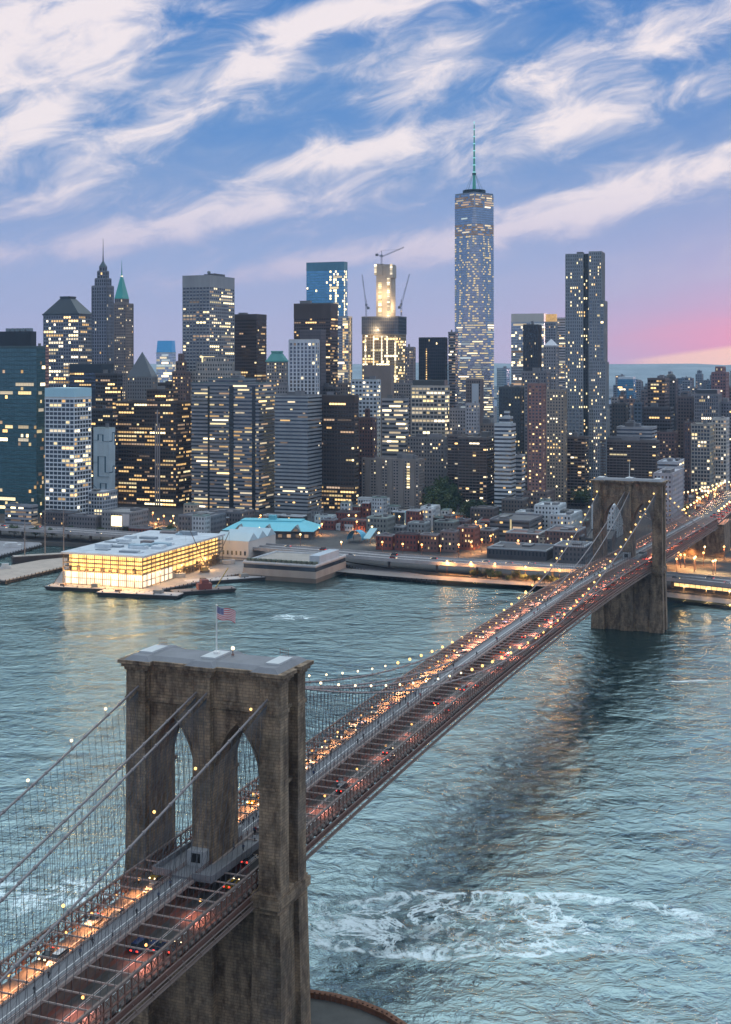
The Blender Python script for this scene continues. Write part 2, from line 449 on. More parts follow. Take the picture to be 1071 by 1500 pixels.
# promenade
WALKZ = 3.9
b = MB(); strip(b, ST, -2.45, 2.45, WALKZ - .35, WALKZ)
walk = b.obj('promenade', M_WALK, bridge)
for q0, q1 in ((-.09, .09), (1.1, 1.2)):
    b = MB(); strip(b, ST, q0, q1, WALKZ, WALKZ + .022); b.obj('path_marking', M_WHITE, walk)
for sg in (-1, 1):
    b = MB()
    for dz in (.45, .8, 1.15): strip(b, ST, sg * 2.42 - .04, sg * 2.42 + .04, WALKZ + dz - .04, WALKZ + dz + .04)
    for s in stations(S0, S1, 3): b.box(sg * 2.42 - .05, sg * 2.42 + .05, s - .05, s + .05, road_z(s) + WALKZ, road_z(s) + WALKZ + 1.2)
    b.obj('railing', M_STEEL, bridge)
    # edge girder beside the promenade
    b = MB(); strip(b, ST, sg * 2.75 - .22, sg * 2.75 + .22, WALKZ - .45, WALKZ + .22)
    b.obj('edge_girder', M_BEAM, bridge)
    b = MB()
    for s in stations(S0, S1, 4.6):
        b.box(sg * 2.75 - .12, sg * 2.75 + .12, s - .12, s + .12, road_z(s), road_z(s) + WALKZ - .45)
    strip(b, ST, sg * 2.75 - .15, sg * 2.75 + .15, 0.0, .9)
    b.obj('inner_truss', M_STEEL, bridge)
# outer trusses
for sg in (-1, 1):
    t = sg * 12.75
    b = MB()
    strip(b, ST, t - .25, t + .25, WALKZ - .2, WALKZ + .25, 1)
    strip(b, ST, t - .22, t + .22, 1.2, 1.5); strip(b, ST, t - .25, t + .25, -1.3, -.9)
    ss = stations(S0, S1, 2.3)
    for i, s in enumerate(ss[:-1]):
        z = road_z(s); z2 = road_z(ss[i + 1])
        b.box(t - .11, t + .11, s - .11, s + .11, z - .9, z + WALKZ - .2)
        if s < 330: b.bar((t, s, z + 1.4), (t, ss[i + 1], z2 + WALKZ - .2), .1)
        if s < 330: b.bar((t, s, z + WALKZ - .2), (t, ss[i + 1], z2 + 1.4), .1)
        b.box(t + sg * .3 - .1, t + sg * .3 + .1, s + .5, s + 1.5, z + .25, z + .75, 1)
    b.obj('truss', [M_STEEL, M_STEEL2], bridge)
    b = MB()      # pipes and catwalk hung outside
    for dz, r in ((-.2, .12), (-1.7, .16), (-2.6, .14)):
        b.tube([(t + sg * .75, s, road_z(s) + dz) for s in ST], r, 5)
    strip(b, ST, t + sg * .9 - .5, t + sg * .9 + .5, -3.0, -2.85)
    for s in stations(S0, S1, 6): b.bar((t, s, road_z(s) - 1.2), (t + sg * 1.3, s, road_z(s) - 2.9), .12)
    b.obj('service_pipe', M_STEEL2, bridge)
# the mid-way railing that runs inside the right-hand roadway
b = MB(); strip(b, stations(S0, 470, 12), 9.9, 10.06, WALKZ - .12, WALKZ + .04)
b.obj('cable_tray', M_BEAM, bridge)
# cross beams over both roadways
XB = []
for s in stations(S0, S1, 4.6):
    if abs(s) < 9 or abs(s - SPAN) < 9: continue
    for sg in (1, -1): XB.append((s, sg))
XB.sort(key=lambda k: abs(k[0] + 60) + (0 if k[1] > 0 else 6))
bmsh = {}
for sg in (1, -1):
    bb = MB(); bb.box(min(sg * 2.97, sg * 12.5), max(sg * 2.97, sg * 12.5), -.11, .11, -.14, .14); bmsh[sg] = bb.mesh('cross_beam', M_BEAM)
for s, sg in XB[:100]:
    o = bpy.data.objects.new('cross_beam', bmsh[sg]); COL.objects.link(o); o.parent = bridge; o.location = (0, s, road_z(s) + WALKZ)
bb = MB()
for s, sg in XB[100:]:
    z = road_z(s) + WALKZ; bb.box(min(sg * 2.97, sg * 12.5), max(sg * 2.97, sg * 12.5), s - .11, s + .11, z - .14, z + .14)
tag(bb.obj('cross_beam', M_BEAM, bridge), kind='stuff')

# towers
def arch_wall(t0, t1, ts, te, zs, za, zt):
    """front outline of the wall above one pointed opening (from springing zs to apex za, wall from t0 to t1, top zt)"""
    w_ = te - ts; c = (ts + te) / 2; pts = []
    hh = za - zs; r = (hh * hh + w_ * w_ / 4) / w_          # pointed arch: radius from the springing line
    for i in range(9):
        z = zs + hh * i / 8; pts.append((te - r + math.sqrt(max(0, r * r - (z - zs) ** 2)), z))
    left = [(2 * c - x, z) for x, z in pts]
    return pts, left[::-1]
def make_tower(s0, label_parts):
    tw = MB()
    rz = road_z(s0); zt = 81.2
    bot = 36.0
    sh = [(-17.9, -13.9), (-2.25, 2.25), (13.9, 17.9)]     # the three shafts
    T2 = 6.5
    # base below the roadway: a broad stepped pier with buttresses
    def taper(x0, x1, y0, y1, z0, z1, dx, dy, m=0):
        tw.prism(rect(x0 - dx, x1 + dx, y0 - dy, y1 + dy), z0, z1, m, rect(x0, x1, y0, y1))
    taper(-18.2, 18.2, s0 - 5.2, s0 + 5.2, 0, bot - 3.2, .8, .8)
    for (a, c) in sh:
        taper(a - .6, c + .6, s0 - T2 - .7, s0 - 5.0, 0, bot - 4.2, .8, .8); taper(a - .6, c + .6, s0 + 5.0, s0 + T2 + .7, 0, bot - 4.2, .8, .8)
    for sg in (-1, 1):
        for (a, c) in ((-7.2, -2.6), (2.6, 7.2)):
            taper(min(sg * 18.0, sg * 19.4), max(sg * 18.0, sg * 19.4), s0 + a, s0 + c, 0, bot - 4.2, .8, .3)
        for k in range(2):
            a, c = ((-18.9, -13.3), (13.3, 18.9))[k]
            tw.box(a, c, s0 + sg * (T2 + .7) - .9, s0 + sg * (T2 + .7) + .9, 0, 2.2)
        tw.box(-2.9, 2.9, s0 + sg * (T2 + .7) - .9, s0 + sg * (T2 + .7) + .9, 0, 2.2)
    # belt course
    for k, (d, z0, z1) in enumerate(((.75, bot - 4.2, bot - 3.0), (1.3, bot - 3.0, bot - 1.0), (.8, bot - 1.0, bot - .2))):
        for (a, c) in sh: tw.box(a - .5 - d, c + .5 + d, s0 - T2 - .5 - d, s0 + T2 + .5 + d, z0, z1)
        tw.box(-17.5, 17.5, s0 - 5.0 - d * .6, s0 + 5.0 + d * .6, z0 + .02, z1 - .25 - .02 * k)
    z = bot - .2
    # shafts with buttresses front and back, pairs on the ends
    for i, (a, c) in enumerate(sh):
        taper(a + (.9 if i == 0 else 0), c - (.9 if i == 2 else 0), s0 - T2 + 1.0, s0 + T2 - 1.0, z, zt, .25, .1)
        for sg in (-1, 1):
            y0, y1 = sorted((s0 + sg * (T2 - 1.3), s0 + sg * T2))
            taper(a + (.5 if i == 2 else .2), c - (.5 if i == 0 else .2), y0, y1, z, zt, .25, .25)
    for sg in (-1, 1):
        for (a, c) in ((-6.5, -2.5), (2.5, 6.5)):
            x0, x1 = sorted((sg * 16.6, sg * 19.2)); taper(x0, x1, s0 + a, s0 + c, z, zt, .15, .15)
    # walls over the two pointed openings
    for ts, te in ((-13.9, -2.25), (2.25, 13.9)):
        pr, lf = arch_wall(0, 0, ts, te, 58.5, 71.6, zt)
        y0, y1 = s0 - T2 + 1.6, s0 + T2 - 1.6
        for half, tt in ((pr, te), (lf[::-1], ts)):
            for (xa, za), (xb, zb) in zip(half[:-1], half[1:]):
                q = [(tt, za), (xa, za), (xb, zb), (tt, zb)]
                vs = [(x, y0, z_) for x, z_ in q] + [(x, y1, z_) for x, z_ in q]
                tw.add(vs, [(0, 1, 2, 3), (7, 6, 5, 4), (1, 5, 6, 2), (0, 3, 7, 4)])
        tw.box(ts, te, y0, y1, 71.6, zt)
        for sg in (-1, 1):   # string courses and the recessed panel
            yy = s0 + sg * (T2 - 1.6)
            tw.box(ts, te, min(yy, yy + sg * .45), max(yy, yy + sg * .45), 74.2, 75.1)
            tw.box(ts, te, min(yy, yy + sg * .25), max(yy, yy + sg * .25), 75.1, 75.9)
            for half in (pr, lf[::-1]):
                for (xa, za), (xb, zb) in zip(half[:-1], half[1:]):
                    tw.bar((xa, yy + sg * .1, za), (xb, yy + sg * .1, zb), .45)
        # springers: stepped imposts
        for (x_, sg) in ((ts, 1), (te, -1)):
            tw.box(min(x_, x_ + sg * .35), max(x_, x_ + sg * .35), y0 - .2, y1 + .2, 57.4, 58.5)
    t = tw.obj('tower', M_STONE, bridge)
    # string course collars round the buttresses
    for i, (a, c) in enumerate(sh):
        for d, z0, z1 in ((.25, 74.3, 75.2), (.35, 58.0, 58.8)):
            cb = MB(); cb.box(a + .15 - d, c - .15 + d, s0 - T2 - d, s0 + T2 + d, z0, z1); cb.obj('string_course', M_STONE, t)
    for sg in (-1, 1):
        for (a, c) in ((-6.5, -2.5), (2.5, 6.5)):
            x0, x1 = sorted((sg * 18.1, sg * 19.2)); cb = MB(); cb.box(x0 - .25, x1 + .25, s0 + a - .25, s0 + c + .25, 74.35, 75.15); cb.obj('string_course', M_STONE, t)
    # cornice: three stepped mouldings that break forward over the shafts, and the coping
    cb = MB()
    for d, z0, z1, m_ in ((.35, zt, zt + .7, 0), (.9, zt + .7, zt + 1.5, 0), (1.5, zt + 1.5, zt + 2.3, 0)):
        cb.box(-18.0, 18.0, s0 - T2 + 1.5 - d, s0 + T2 - 1.5 + d, z0, z1 - .01, m_)
        for (a, c) in sh: cb.box(a - d, c + d, s0 - T2 - d * .9, s0 + T2 + d * .9, z0, z1, m_)
        for sg in (-1, 1):
            for (a, c) in ((-6.5, -2.3), (2.3, 6.5)):
                x0, x1 = sorted((sg * 18.0, sg * (19.2 + d))); cb.box(x0, x1, s0 + a - d * .9 + .01, s0 + c + d * .9 - .01, z0, z1 - .005, m_)
    cn = cb.obj('cornice', M_STONE, t)
    cb = MB(); z0 = zt + 2.3
    def hip(x0, x1, y0, y1, h, k, m_=0): cb.prism(rect(x0, x1, y0, y1), z0, z0 + h, m_, rect(x0 + k, x1 - k, y0 + k, y1 - k))
    hip(-17, 17, s0 - 5.9, s0 + 5.9, .75, 1.6)
    for (a, c) in sh: hip(a - 1.3, c + 1.3, s0 - T2 - 1.1, s0 + T2 + 1.1, .95, 1.3)
    cp = cb.obj('coping', M_COPING, t)
    for (a, c) in sh:
        cb = MB(); cb.box(a + .4, c - .4, s0 - 3.6, s0 + 3.6, z0 + .95, z0 + 1.35)
        cb.obj('roof_hatch', M_PALEROOF, t)
    # the promenade platform round the middle shaft
    pb = MB(); zz = rz + WALKZ
    pb.box(-7.2, -2.5, s0 - 15, s0 + 15, zz - .5, zz + .03); pb.box(2.5, 7.2, s0 - 15, s0 + 15, zz - .5, zz + .03)
    pb.box(-2.5, 2.5, s0 - 15, s0 - 6.6, zz - .5, zz + .04); pb.box(-2.5, 2.5, s0 + 6.6, s0 + 15, zz - .5, zz + .04)
    for sg in (-1, 1):
        pb.box(sg * 7.1 - .25, sg * 7.1 + .25, s0 - 15, s0 + 15, zz + .03, zz + 1.2)
        for sy in (-1, 1): pb.box(min(sg * 2.5, sg * 6.85), max(sg * 2.5, sg * 6.85), s0 + sy * 15 - .2, s0 + sy * 15 + .2, zz + .03, zz + 1.15)
    pb.obj('viewing_platform', M_WALK, t)
    for sy in (-1, 1):
        pb = MB()
        y0, y1 = sorted((s0 + sy * 6.55, s0 + sy * 9.0)); pb.box(-2.1, 2.1, y0, y1, zz + .05, zz + 3.4)
        y0, y1 = sorted((s0 + sy * 9.0, s0 + sy * 9.12)); pb.box(-1.1, 1.1, y0, y1, zz + .9, zz + 2.9, 1)
        pb.obj('plaque_pedestal', [wallmat((.34, .35, .36), .8), paint('bronze_plaque', (.03, .03, .03), .4, .6)], t)
    return t
make_tower(0.0, None); make_tower(SPAN, None)

# cables
CZ = 79.3
def cable_pt(k, s):
    """k: 0 outer-left, 1 inner-left, 2 inner-right, 3 outer-right"""
    sg = -1 if k < 2 else 1; outer = k in (0, 3)
    if s < 0: q = min(1, -s / 280); z = CZ + (22 - CZ) * q - 8.5 * 4 * q * (1 - q) * .55; e = q
    elif s > SPAN: q = min(1, (s - SPAN) / 280); z = CZ + (22 - CZ) * q - 8.5 * 4 * q * (1 - q) * .55; e = q
    else:
        q = (s - SPAN / 2) / (SPAN / 2); z = CZ - 36.3 * (1 - q * q); e = 1 - q * q
    t = sg * (16.2 - 3.3 * min(1, e * 1.3)) if outer else sg * (1.25 + 1.5 * min(1, e * 1.3))
    return Vector((t, s, z))
for k in range(4):
    b = MB(); b.tube([cable_pt(k, s) for s in stations(-200, 0, 6)] + [cable_pt(k, s) for s in stations(0, SPAN, 8)[1:]] + [cable_pt(k, s) for s in stations(SPAN, SPAN + 270, 8)[1:]], .24, 7)
    c = b.obj('main_cable', M_CABLE, bridge, True)
    b = MB()
    for s in stations(-175, 330, 4.6):
        p0 = cable_pt(k, s - .25); p1 = cable_pt(k, s + .25); b.tube([p0, p1], .36, 6)
    b.obj('cable_band', M_CABLE, c)
# suspenders and stays
SUS = []; STAY = []
for k in range(4):
    for s in stations(-172, 130, 2.3) + stations(134.6, 486, 4.6) + stations(492, 750, 4.6):
        if abs(s) < 7.5 or abs(s - SPAN) < 7.5: continue
        p = cable_pt(k, s); zb = road_z(s) + (WALKZ if k in (0, 3) else WALKZ)
        if p.z - zb > .6:
            tt = math.copysign(12.75, p.x) if k in (0, 3) else math.copysign(2.75, p.x)
            SUS.append(((p.x, s, p.z), (tt, s, zb)))
    for s0 in (0.0, SPAN):
        for d in (-1, 1):
            for i in range(17):
                L = 14 + i * 6.9; s = s0 + d * L
                p = cable_pt(k, s0 + d * 6.5); tt = math.copysign(12.75, p.x) if k in (0, 3) else math.copysign(2.75, p.x)
                STAY.append(((p.x, s0 + d * 6.5, p.z - 1.0), (tt, s, road_z(s) + WALKZ)))
def wires(name, lst, r, key):
    lst.sort(key=key)
    for i, (p, q) in enumerate(lst[:100]):
        b = MB(); b.tube([p, q], r, 4, cap=False); b.obj(name, M_WIRE, bridge)
    b = MB()
    for p, q in lst[100:]: b.tube([p, q], r, 4, cap=False)
    tag(b.obj(name, M_WIRE, bridge), kind='stuff')
wires('suspender', SUS, .05, lambda w_: abs(w_[0][1] + 40))
wires('stay_cable', STAY, .03, lambda w_: abs(w_[0][1]))

# necklace lamps on the outer cables
M_LAMP_W = emitmat('lamp_white', (1, .78, .45), 3.2, sample=False)
M_LAMP_Y = emitmat('lamp_yellow', (1, .62, .20), 2.4, sample=False)
M_LAMP_A = emitmat('lamp_amber', (1, .50, .15), 2.8, sample=False)
b = MB(); b.tube([(0, 0, .2), (0, 0, 1.5)], .06, 5, 0); lampost_me = b.mesh('cable_lamp', M_STEEL)
def globe_mesh(r, mat): b = MB(); b.ball((0, 0, 0), r, 10, 7); return b.mesh('lamp_globe', mat)
GW, GY, GA = globe_mesh(.30, M_LAMP_W), globe_mesh(.48, M_LAMP_Y), globe_mesh(.42, M_LAMP_A)
GN = globe_mesh(.30, M_LAMP_Y)
def cable_lamp(k, s, me):
    p = cable_pt(k, s)
    o = bpy.data.objects.new('cable_lamp', lampost_me); COL.objects.link(o); o.parent = bridge; o.location = p
    g_ = bpy.data.objects.new('lamp_globe', me); COL.objects.link(g_); g_.parent = o; g_.location = (0, 0, 1.8)
for k in (0, 3):
    for s in ([-20, -33, -48, -75, -100] if k == 0 else [-14, -37, -52, -80]): cable_lamp(k, s, GW if k == 0 else GN)
    for s in stations(12, 474, 11.5): cable_lamp(k, s, GW if s < 150 else GY)
    for s in stations(SPAN + 12, SPAN + 130, 16): cable_lamp(k, s, GY)

# flags
def flagpole(name, t, s, z, h, label, flag):
    r = empty(name, bw(t, s, z), -PSI + R(10), label, 'flagpole')
    b = MB(); b.tube([(0, 0, 0), (0, 0, h)], [.16, .09], 8); b.ball((0, 0, h), .22); b.box(-.6, .6, -.6, .6, -.25, .25)
    b.obj('pole', paint('white_pole', (.8, .8, .78)), r)
    if flag:
        b = MB(); W_, Hh, nx, ny = 4.6, 2.7, 26, 13
        for i in range(nx + 1):
            for j in range(ny + 1):
                u = i / nx; y_ = .35 * math.sin(u * 8 + j * .12) * u
                b.v.append((.1 + u * W_ * .93, y_, h - .2 - j / ny * Hh - .9 * u - .22 * math.sin(u * 7)))
        for i in range(nx):
            for j in range(ny):
                q = i * (ny + 1) + j
                b.f.append((q, q + 1, q + ny + 2, q + ny + 1)); b.m.append(2 if (i < 10 and j < 7) else (0 if j % 2 == 0 else 1))
        k0 = len(b.f)
        for i in range(5):
            for j in range(5):
                u = (1.0 + i * 2) / nx; v = (.9 + j * 1.3) / ny
                y_ = .35 * math.sin(u * 8 + v * ny * .12) * u; x_ = .1 + u * W_ * .93; z_ = h - .2 - v * Hh - .9 * u - .22 * math.sin(u * 7)
                for d in (-.03, .03): b.add([(x_ - .07, y_ + d, z_ - .07), (x_ + .07, y_ + d, z_ - .07), (x_ + .07, y_ + d, z_ + .07), (x_ - .07, y_ + d, z_ + .07)], [(0, 1, 2, 3)], 1)
        b.obj('flag', [paint('flag_red', (.55, .05, .06), .8), paint('flag_white', (.80, .78, .78), .8), paint('flag_blue', (.03, .05, .22), .8)], r, True)
    return r
flagpole('flagpole', 0, 0.5, 85.1, 10.6, 'white flagpole with a red, white and blue striped flag on the near stone tower', True)
flagpole('flagpole', 0, SPAN, 85.1, 9.5, 'bare white flagpole on top of the far stone tower', False)
r = empty('beacon_lamp', bw(3.6, 1.5, 85.0), 0, 'bright white beacon lamp beside the flagpole on the near stone tower', 'lamp')
b = MB(); b.tube([(0, 0, -.4), (0, 0, .8)], .1, 6); b.box(-.3, .3, -.3, .3, -.5, -.2); b.obj('post', M_STEEL, r)
b = MB(); b.ball((0, 0, 1.1), .42); b.obj('lamp_globe', M_LAMP_W, r)
# small roof fittings of the near tower
for t, s in ((-15.6, 3.5), (15.2, 4.0)):
    r = empty('roof_mast', bw(t, s, 84.6), -PSI, 'small dark antenna frame on the %s end of the near stone tower' % ('left' if t < 0 else 'right'), 'antenna')
    b = MB()
    for q in (-1, -.3, .4, 1.0): b.tube([(q, 0, 0), (q, 0, 2.0)], .05, 5)
    b.obj('mast', M_STEEL, r)
    b = MB(); b.bar((-1.2, 0, 1.6), (1.2, 0, 1.6), .07); b.bar((-1.2, 0, .9), (1.2, 0, .9), .07); b.obj('crossbar', M_STEEL, r)
# white drop cloth hung on the inner cables in front of the far tower
# anchorage and approach on the far side
b = MB()
for sg in (-1, 1): pass
an = empty('approach_viaduct', bw(0, 770), -PSI, 'long masonry approach viaduct with arches carrying the bridge road into the city', 'viaduct')
b = MB(); b.box(-18, 18, -6, 34, 0, road_z(765) - .75); b.obj('anchorage', M_STONE, an)
b = MB()
for i in range(9):
    y0 = 34 + i * 26; b.box(-14, 14, y0 + 19, y0 + 26, 2.5, 24); b.box(-14.2, 14.2, y0, y0 + 26, 20, 24.6)
b.obj('arcade', M_STONE, an)
b = MB(); b.box(-13.5, 13.5, -5, 34 + 9 * 26, 26.4, 27.3); b.box(-13.8, -13.3, -5, 268, 27.3, 28.4); b.box(13.3, 13.8, -5, 268, 27.3, 28.4)
b.obj('roadway', M_ROAD, an)

# fender ring at the foot of the near tower
pts = [onz(x, y, 2.6) for x, y in ((452, 1453), (490, 1459), (530, 1470), (565, 1485), (600, 1508), (625, 1545))]
r = empty('pier_fender', (0, 0, 0), 0, 'curved rusty timber fender wall at the foot of the near bridge tower', 'fender')
b = MB()
for p0, p1 in zip(pts[:-1], pts[1:]):
    b.bar(p0 - Vector((0, 0, 1.3)), p1 - Vector((0, 0, 1.3)), 1.3, 2.6); b.bar(p0 + Vector((0, 0, .15)), p1 + Vector((0, 0, .15)), 1.7, .3)
b.obj('timber_wall', wallmat((.17, .075, .04), .85, .5, .5), r)
b = MB()
for p0, p1 in zip(pts[:-1], pts[1:]):
    for k in range(5):
        q = p0.lerp(p1, k / 5); b.tube([(q.x + .3, q.y - .75, -1), (q.x + .3, q.y - .75, 3.2)], .28, 6)
b.obj('pile', wallmat((.12, .06, .035), .85, .4, .5), r)
g = MB(); inner = [Vector((p.x - .6, p.y - .6, 1.6)) for p in pts] + [Vector((-40, 262, 1.6)), Vector((-60, 300, 1.6)), Vector((-30, 330, 1.6))]
g.add([tuple(p) for p in inner], [tuple(range(len(inner)))])
tag(g.obj('pier_apron_ground', wallmat((.085, .085, .08), .9, .4, .3)), kind='structure')
# ---------------------------------------------------------------- the skyline
THETA = R(22)
_q = {}
def quad(key):
    if key not in _q:
        b = MB(); b.add([(-.5, 0, -.5), (.5, 0, -.5), (.5, 0, .5), (-.5, 0, .5)], [(0, 1, 2, 3)])
        _q[key] = b.mesh('lit_window', LIT[key])
    return _q[key]
class Panes:
    """collects the lit windows of one building: the largest hundred become parts, the rest one part of kind stuff"""
    def __init__(s): s.l = []
    def add(s, M, sx, sz, key): s.l.append((sx * sz, M, sx, sz, key))
    def flush(s, root, cap=100):
        s.l.sort(key=lambda t: -t[0])
        for _, M, sx, sz, key in s.l[:cap]:
            o = bpy.data.objects.new('lit_window', quad(key)); COL.objects.link(o); o.parent = root
            o.matrix_local = M @ Matrix.Diagonal((sx, 1, sz, 1))
        if len(s.l) > cap:
            keys = sorted({t[4] for t in s.l[cap:]}); b = MB()
            for _, M, sx, sz, key in s.l[cap:]:
                b.add([M @ Vector((x * sx, 0, z * sz)) for x, z in ((-.5, -.5), (.5, -.5), (.5, .5), (-.5, .5))], [(0, 1, 2, 3)], keys.index(key))
            tag(b.obj('lit_window', [LIT[k] for k in keys], root), kind='stuff')
# style: floor height, bay width, spandrel share, spandrel depth, pier width, pier depth, lit share, strip share, glass tint, lamp palette
GL_DARK = (.085, .10, .125); GL_BLUE = (.20, .34, .52); GL_TEAL = (.075, .16, .18); GL_BROWN = (.07, .055, .05); GL_GREY = (.18, .205, .25); GL_PALE = (.42, .50, .62)
STY = {
    'dkstrip': dict(fh=3.9, bw=3.0, sp=.48, sd=.35, pw=.5, pd=.25, lit=.34, strip=.75, glass=GL_BROWN, pal=('warm', 'yellow', 'warm', 'dim')),
    'ribbon': dict(fh=3.8, bw=2.6, sp=.52, sd=.4, pw=0, pd=0, lit=.14, strip=.7, glass=GL_DARK, pal=('yellow', 'warm', 'pale', 'dim')),
    'grid': dict(fh=3.9, bw=3.4, sp=.36, sd=.5, pw=.8, pd=.55, lit=.34, strip=.4, glass=GL_DARK, pal=('pale', 'yellow', 'warm', 'pale')),
    'pier': dict(fh=3.9, bw=2.4, sp=.30, sd=.15, pw=.9, pd=.6, lit=.2, strip=.3, glass=GL_DARK, pal=('pale', 'yellow', 'dim')),
    'glass': dict(fh=4.0, bw=3.0, sp=.16, sd=.10, pw=.16, pd=.14, lit=.14, strip=.55, glass=GL_TEAL, pal=('warm', 'yellow', 'dim', 'pale')),
    'stone': dict(fh=3.8, bw=3.0, sp=.50, sd=.22, pw=1.5, pd=.34, lit=.15, strip=.1, glass=GL_DARK, pal=('pale', 'warm', 'yellow', 'dim')),
    'resid': dict(fh=2.9, bw=3.6, sp=.42, sd=.9, pw=.35, pd=.4, lit=.14, strip=.12, glass=GL_BROWN, pal=('warm', 'yellow', 'dim', 'pale')),
}
def block(root, panes, poly, z0, z1, st, wall, rnd, cap=1.2, roof=True, faces=None, mull=True, band=None, wname='wall', roofcol=None):
    """one storeyed volume: glazed core, spandrels and piers standing proud of it, roof with parapet, lit panes"""
    core = MB(); core.prism(poly, z0, z1 - .05)
    co = core.obj('glazing', glassmat(st['glass'], st.get('gm', .55)), root)
    wb = MB(); fh, bwid = st['fh'], st['bw']; top = z1 - cap
    nf = max(1, int((top - z0) / fh)); fh = (top - z0) / nf
    n = len(poly); oc = outset(poly, st['sd'])
    sh = fh * st['sp']
    for i in range(nf):
        wb.prism(oc, z0 + i * fh, z0 + i * fh + sh)
    wb.prism(outset(poly, st['sd'] + .06), top, z1)
    if faces is None: faces = range(n)
    for k in range(n):
        p, q = Vector(poly[k]), Vector(poly[(k + 1) % n]); L = (q - p).length
        if L < 1.5: continue
        d = (q - p) / L; nn = Vector((d.y, -d.x)); nb = max(1, round(L / bwid)); bwk = L / nb
        if st['pw'] > 0:
            for j in range(nb + 1):
                c = p + d * (bwk * j); w_ = st['pw'] / 2
                a0, a1 = c - d * w_, c + d * w_; e = nn * st['pd']
                wb.prism([tuple(a0 - nn * .1 + e), tuple(a1 - nn * .1 + e), tuple(a1 - nn * .3), tuple(a0 - nn * .3)], z0, z1 - .02)
        if k not in faces: continue
        ang = math.atan2(d.y, d.x)
        run_bias = rnd.random()
        cols = [rnd.random() < st.get('col', 0) for _ in range(nb)]; zone = 1.0; left_ = 0
        for i in range(nf):
            zc = z0 + i * fh + sh + (fh - sh) / 2; hh = (fh - sh) * .86
            if hh < .4: hh = .4
            fr = (i + .5) / nf
            lf = st['lit'](fr) if callable(st['lit']) else st['lit']
            if left_ <= 0: zone = rnd.choice((.25, .5, 1.0, 1.5)); left_ = rnd.randint(2, 7)
            left_ -= 1
            lf *= zone * rnd.choice((.2, .5, .8, 1.0, 1.9))
            j = 0
            while j < nb:
                on = rnd.random() < lf or (cols[j] and rnd.random() < .75)
                if not on: j += 1; continue
                ln = 1
                if rnd.random() < st['strip']: ln = rnd.randint(2, max(2, min(nb, int(nb * .45) + 1, 7)))
                ln = min(ln, nb - j)
                if ln == 1 and cols[j]: pass
                x0, x1 = bwk * j + st['pw'] / 2 + .1, bwk * (j + ln) - st['pw'] / 2 - .1
                c = p + d * ((x0 + x1) / 2) + nn * .04
                M = Matrix.Translation((c.x, c.y, zc)) @ Matrix.Rotation(ang, 4, 'Z')
                panes.add(M, x1 - x0, hh, rnd.choice(st['pal']))
                j += ln + rnd.choice((0, 0, 1, 2))
    w_ = wb.obj(wname, wallmat(wall), root)
    if roof:
        rb = MB(); rb.prism(outset(poly, -.5), z1 - .3, z1 - .1)
        ring = outset(poly, st['sd'] + .1); inn = outset(poly, -.4)
        for k in range(n):
            a, b_, c, d_ = ring[k], ring[(k + 1) % n], inn[(k + 1) % n], inn[k]
            rb.prism([a, b_, c, d_], z1 - .02, z1 + 1.0)
        rb.obj('roof', wallmat(roofcol or tuple(min(.5, c * .8 + .05) for c in wall)), root)
    return w_
def rooftop(root, x0, x1, y0, y1, z, rnd, n=3, hmax=5.0, col=(.16, .16, .17)):
    for i in range(n):
        w_, d_ = (x1 - x0) * rnd.uniform(.15, .38), (y1 - y0) * rnd.uniform(.2, .45)
        cx, cy = rnd.uniform(x0 + w_ / 2, x1 - w_ / 2), rnd.uniform(y0 + d_ / 2, y1 - d_ / 2); h = rnd.uniform(.45, 1) * hmax
        b = MB(); b.box(cx - w_ / 2, cx + w_ / 2, cy - d_ / 2, cy + d_ / 2, z - .2, z + h)
        b.box(cx - w_ / 2 - .2, cx + w_ / 2 + .2, cy - d_ / 2 - .2, cy + d_ / 2 + .2, z + h, z + h + .3)
        for k in range(3): b.box(cx - w_ / 2 + w_ * (k + .3) / 3, cx - w_ / 2 + w_ * (k + .7) / 3, cy - d_ / 2 - .25, cy - d_ / 2 - .02, z + h * .3, z + h * .75)
        v = rnd.uniform(.7, 1.5)
        b.obj('roof_plant', wallmat(tuple(round(c * v, 2) for c in col)), root)
def footprint(x0, xc, x1, D, theta=THETA, dep=None):
    c, s = math.cos(theta), math.sin(theta); u0, uc, u1 = ((k - PX) / F for k in (x0, xc, x1))
    C = Vector((uc * D, D)); a = (C.x - u0 * D) / (c + u0 * s)
    if dep: b = dep
    elif x1 - xc < 1: b = 22
    else:
        den = s - u1 * c; b = (u1 * D - C.x) / den if den > .03 else 40
        b = min(70, max(9, b))
    ctr = C + Vector((-c, s)) * a / 2 + Vector((s, c)) * b / 2
    return ctr, a, b
def zof(py, D): return H - (py - PY) / F * D
BL = {}
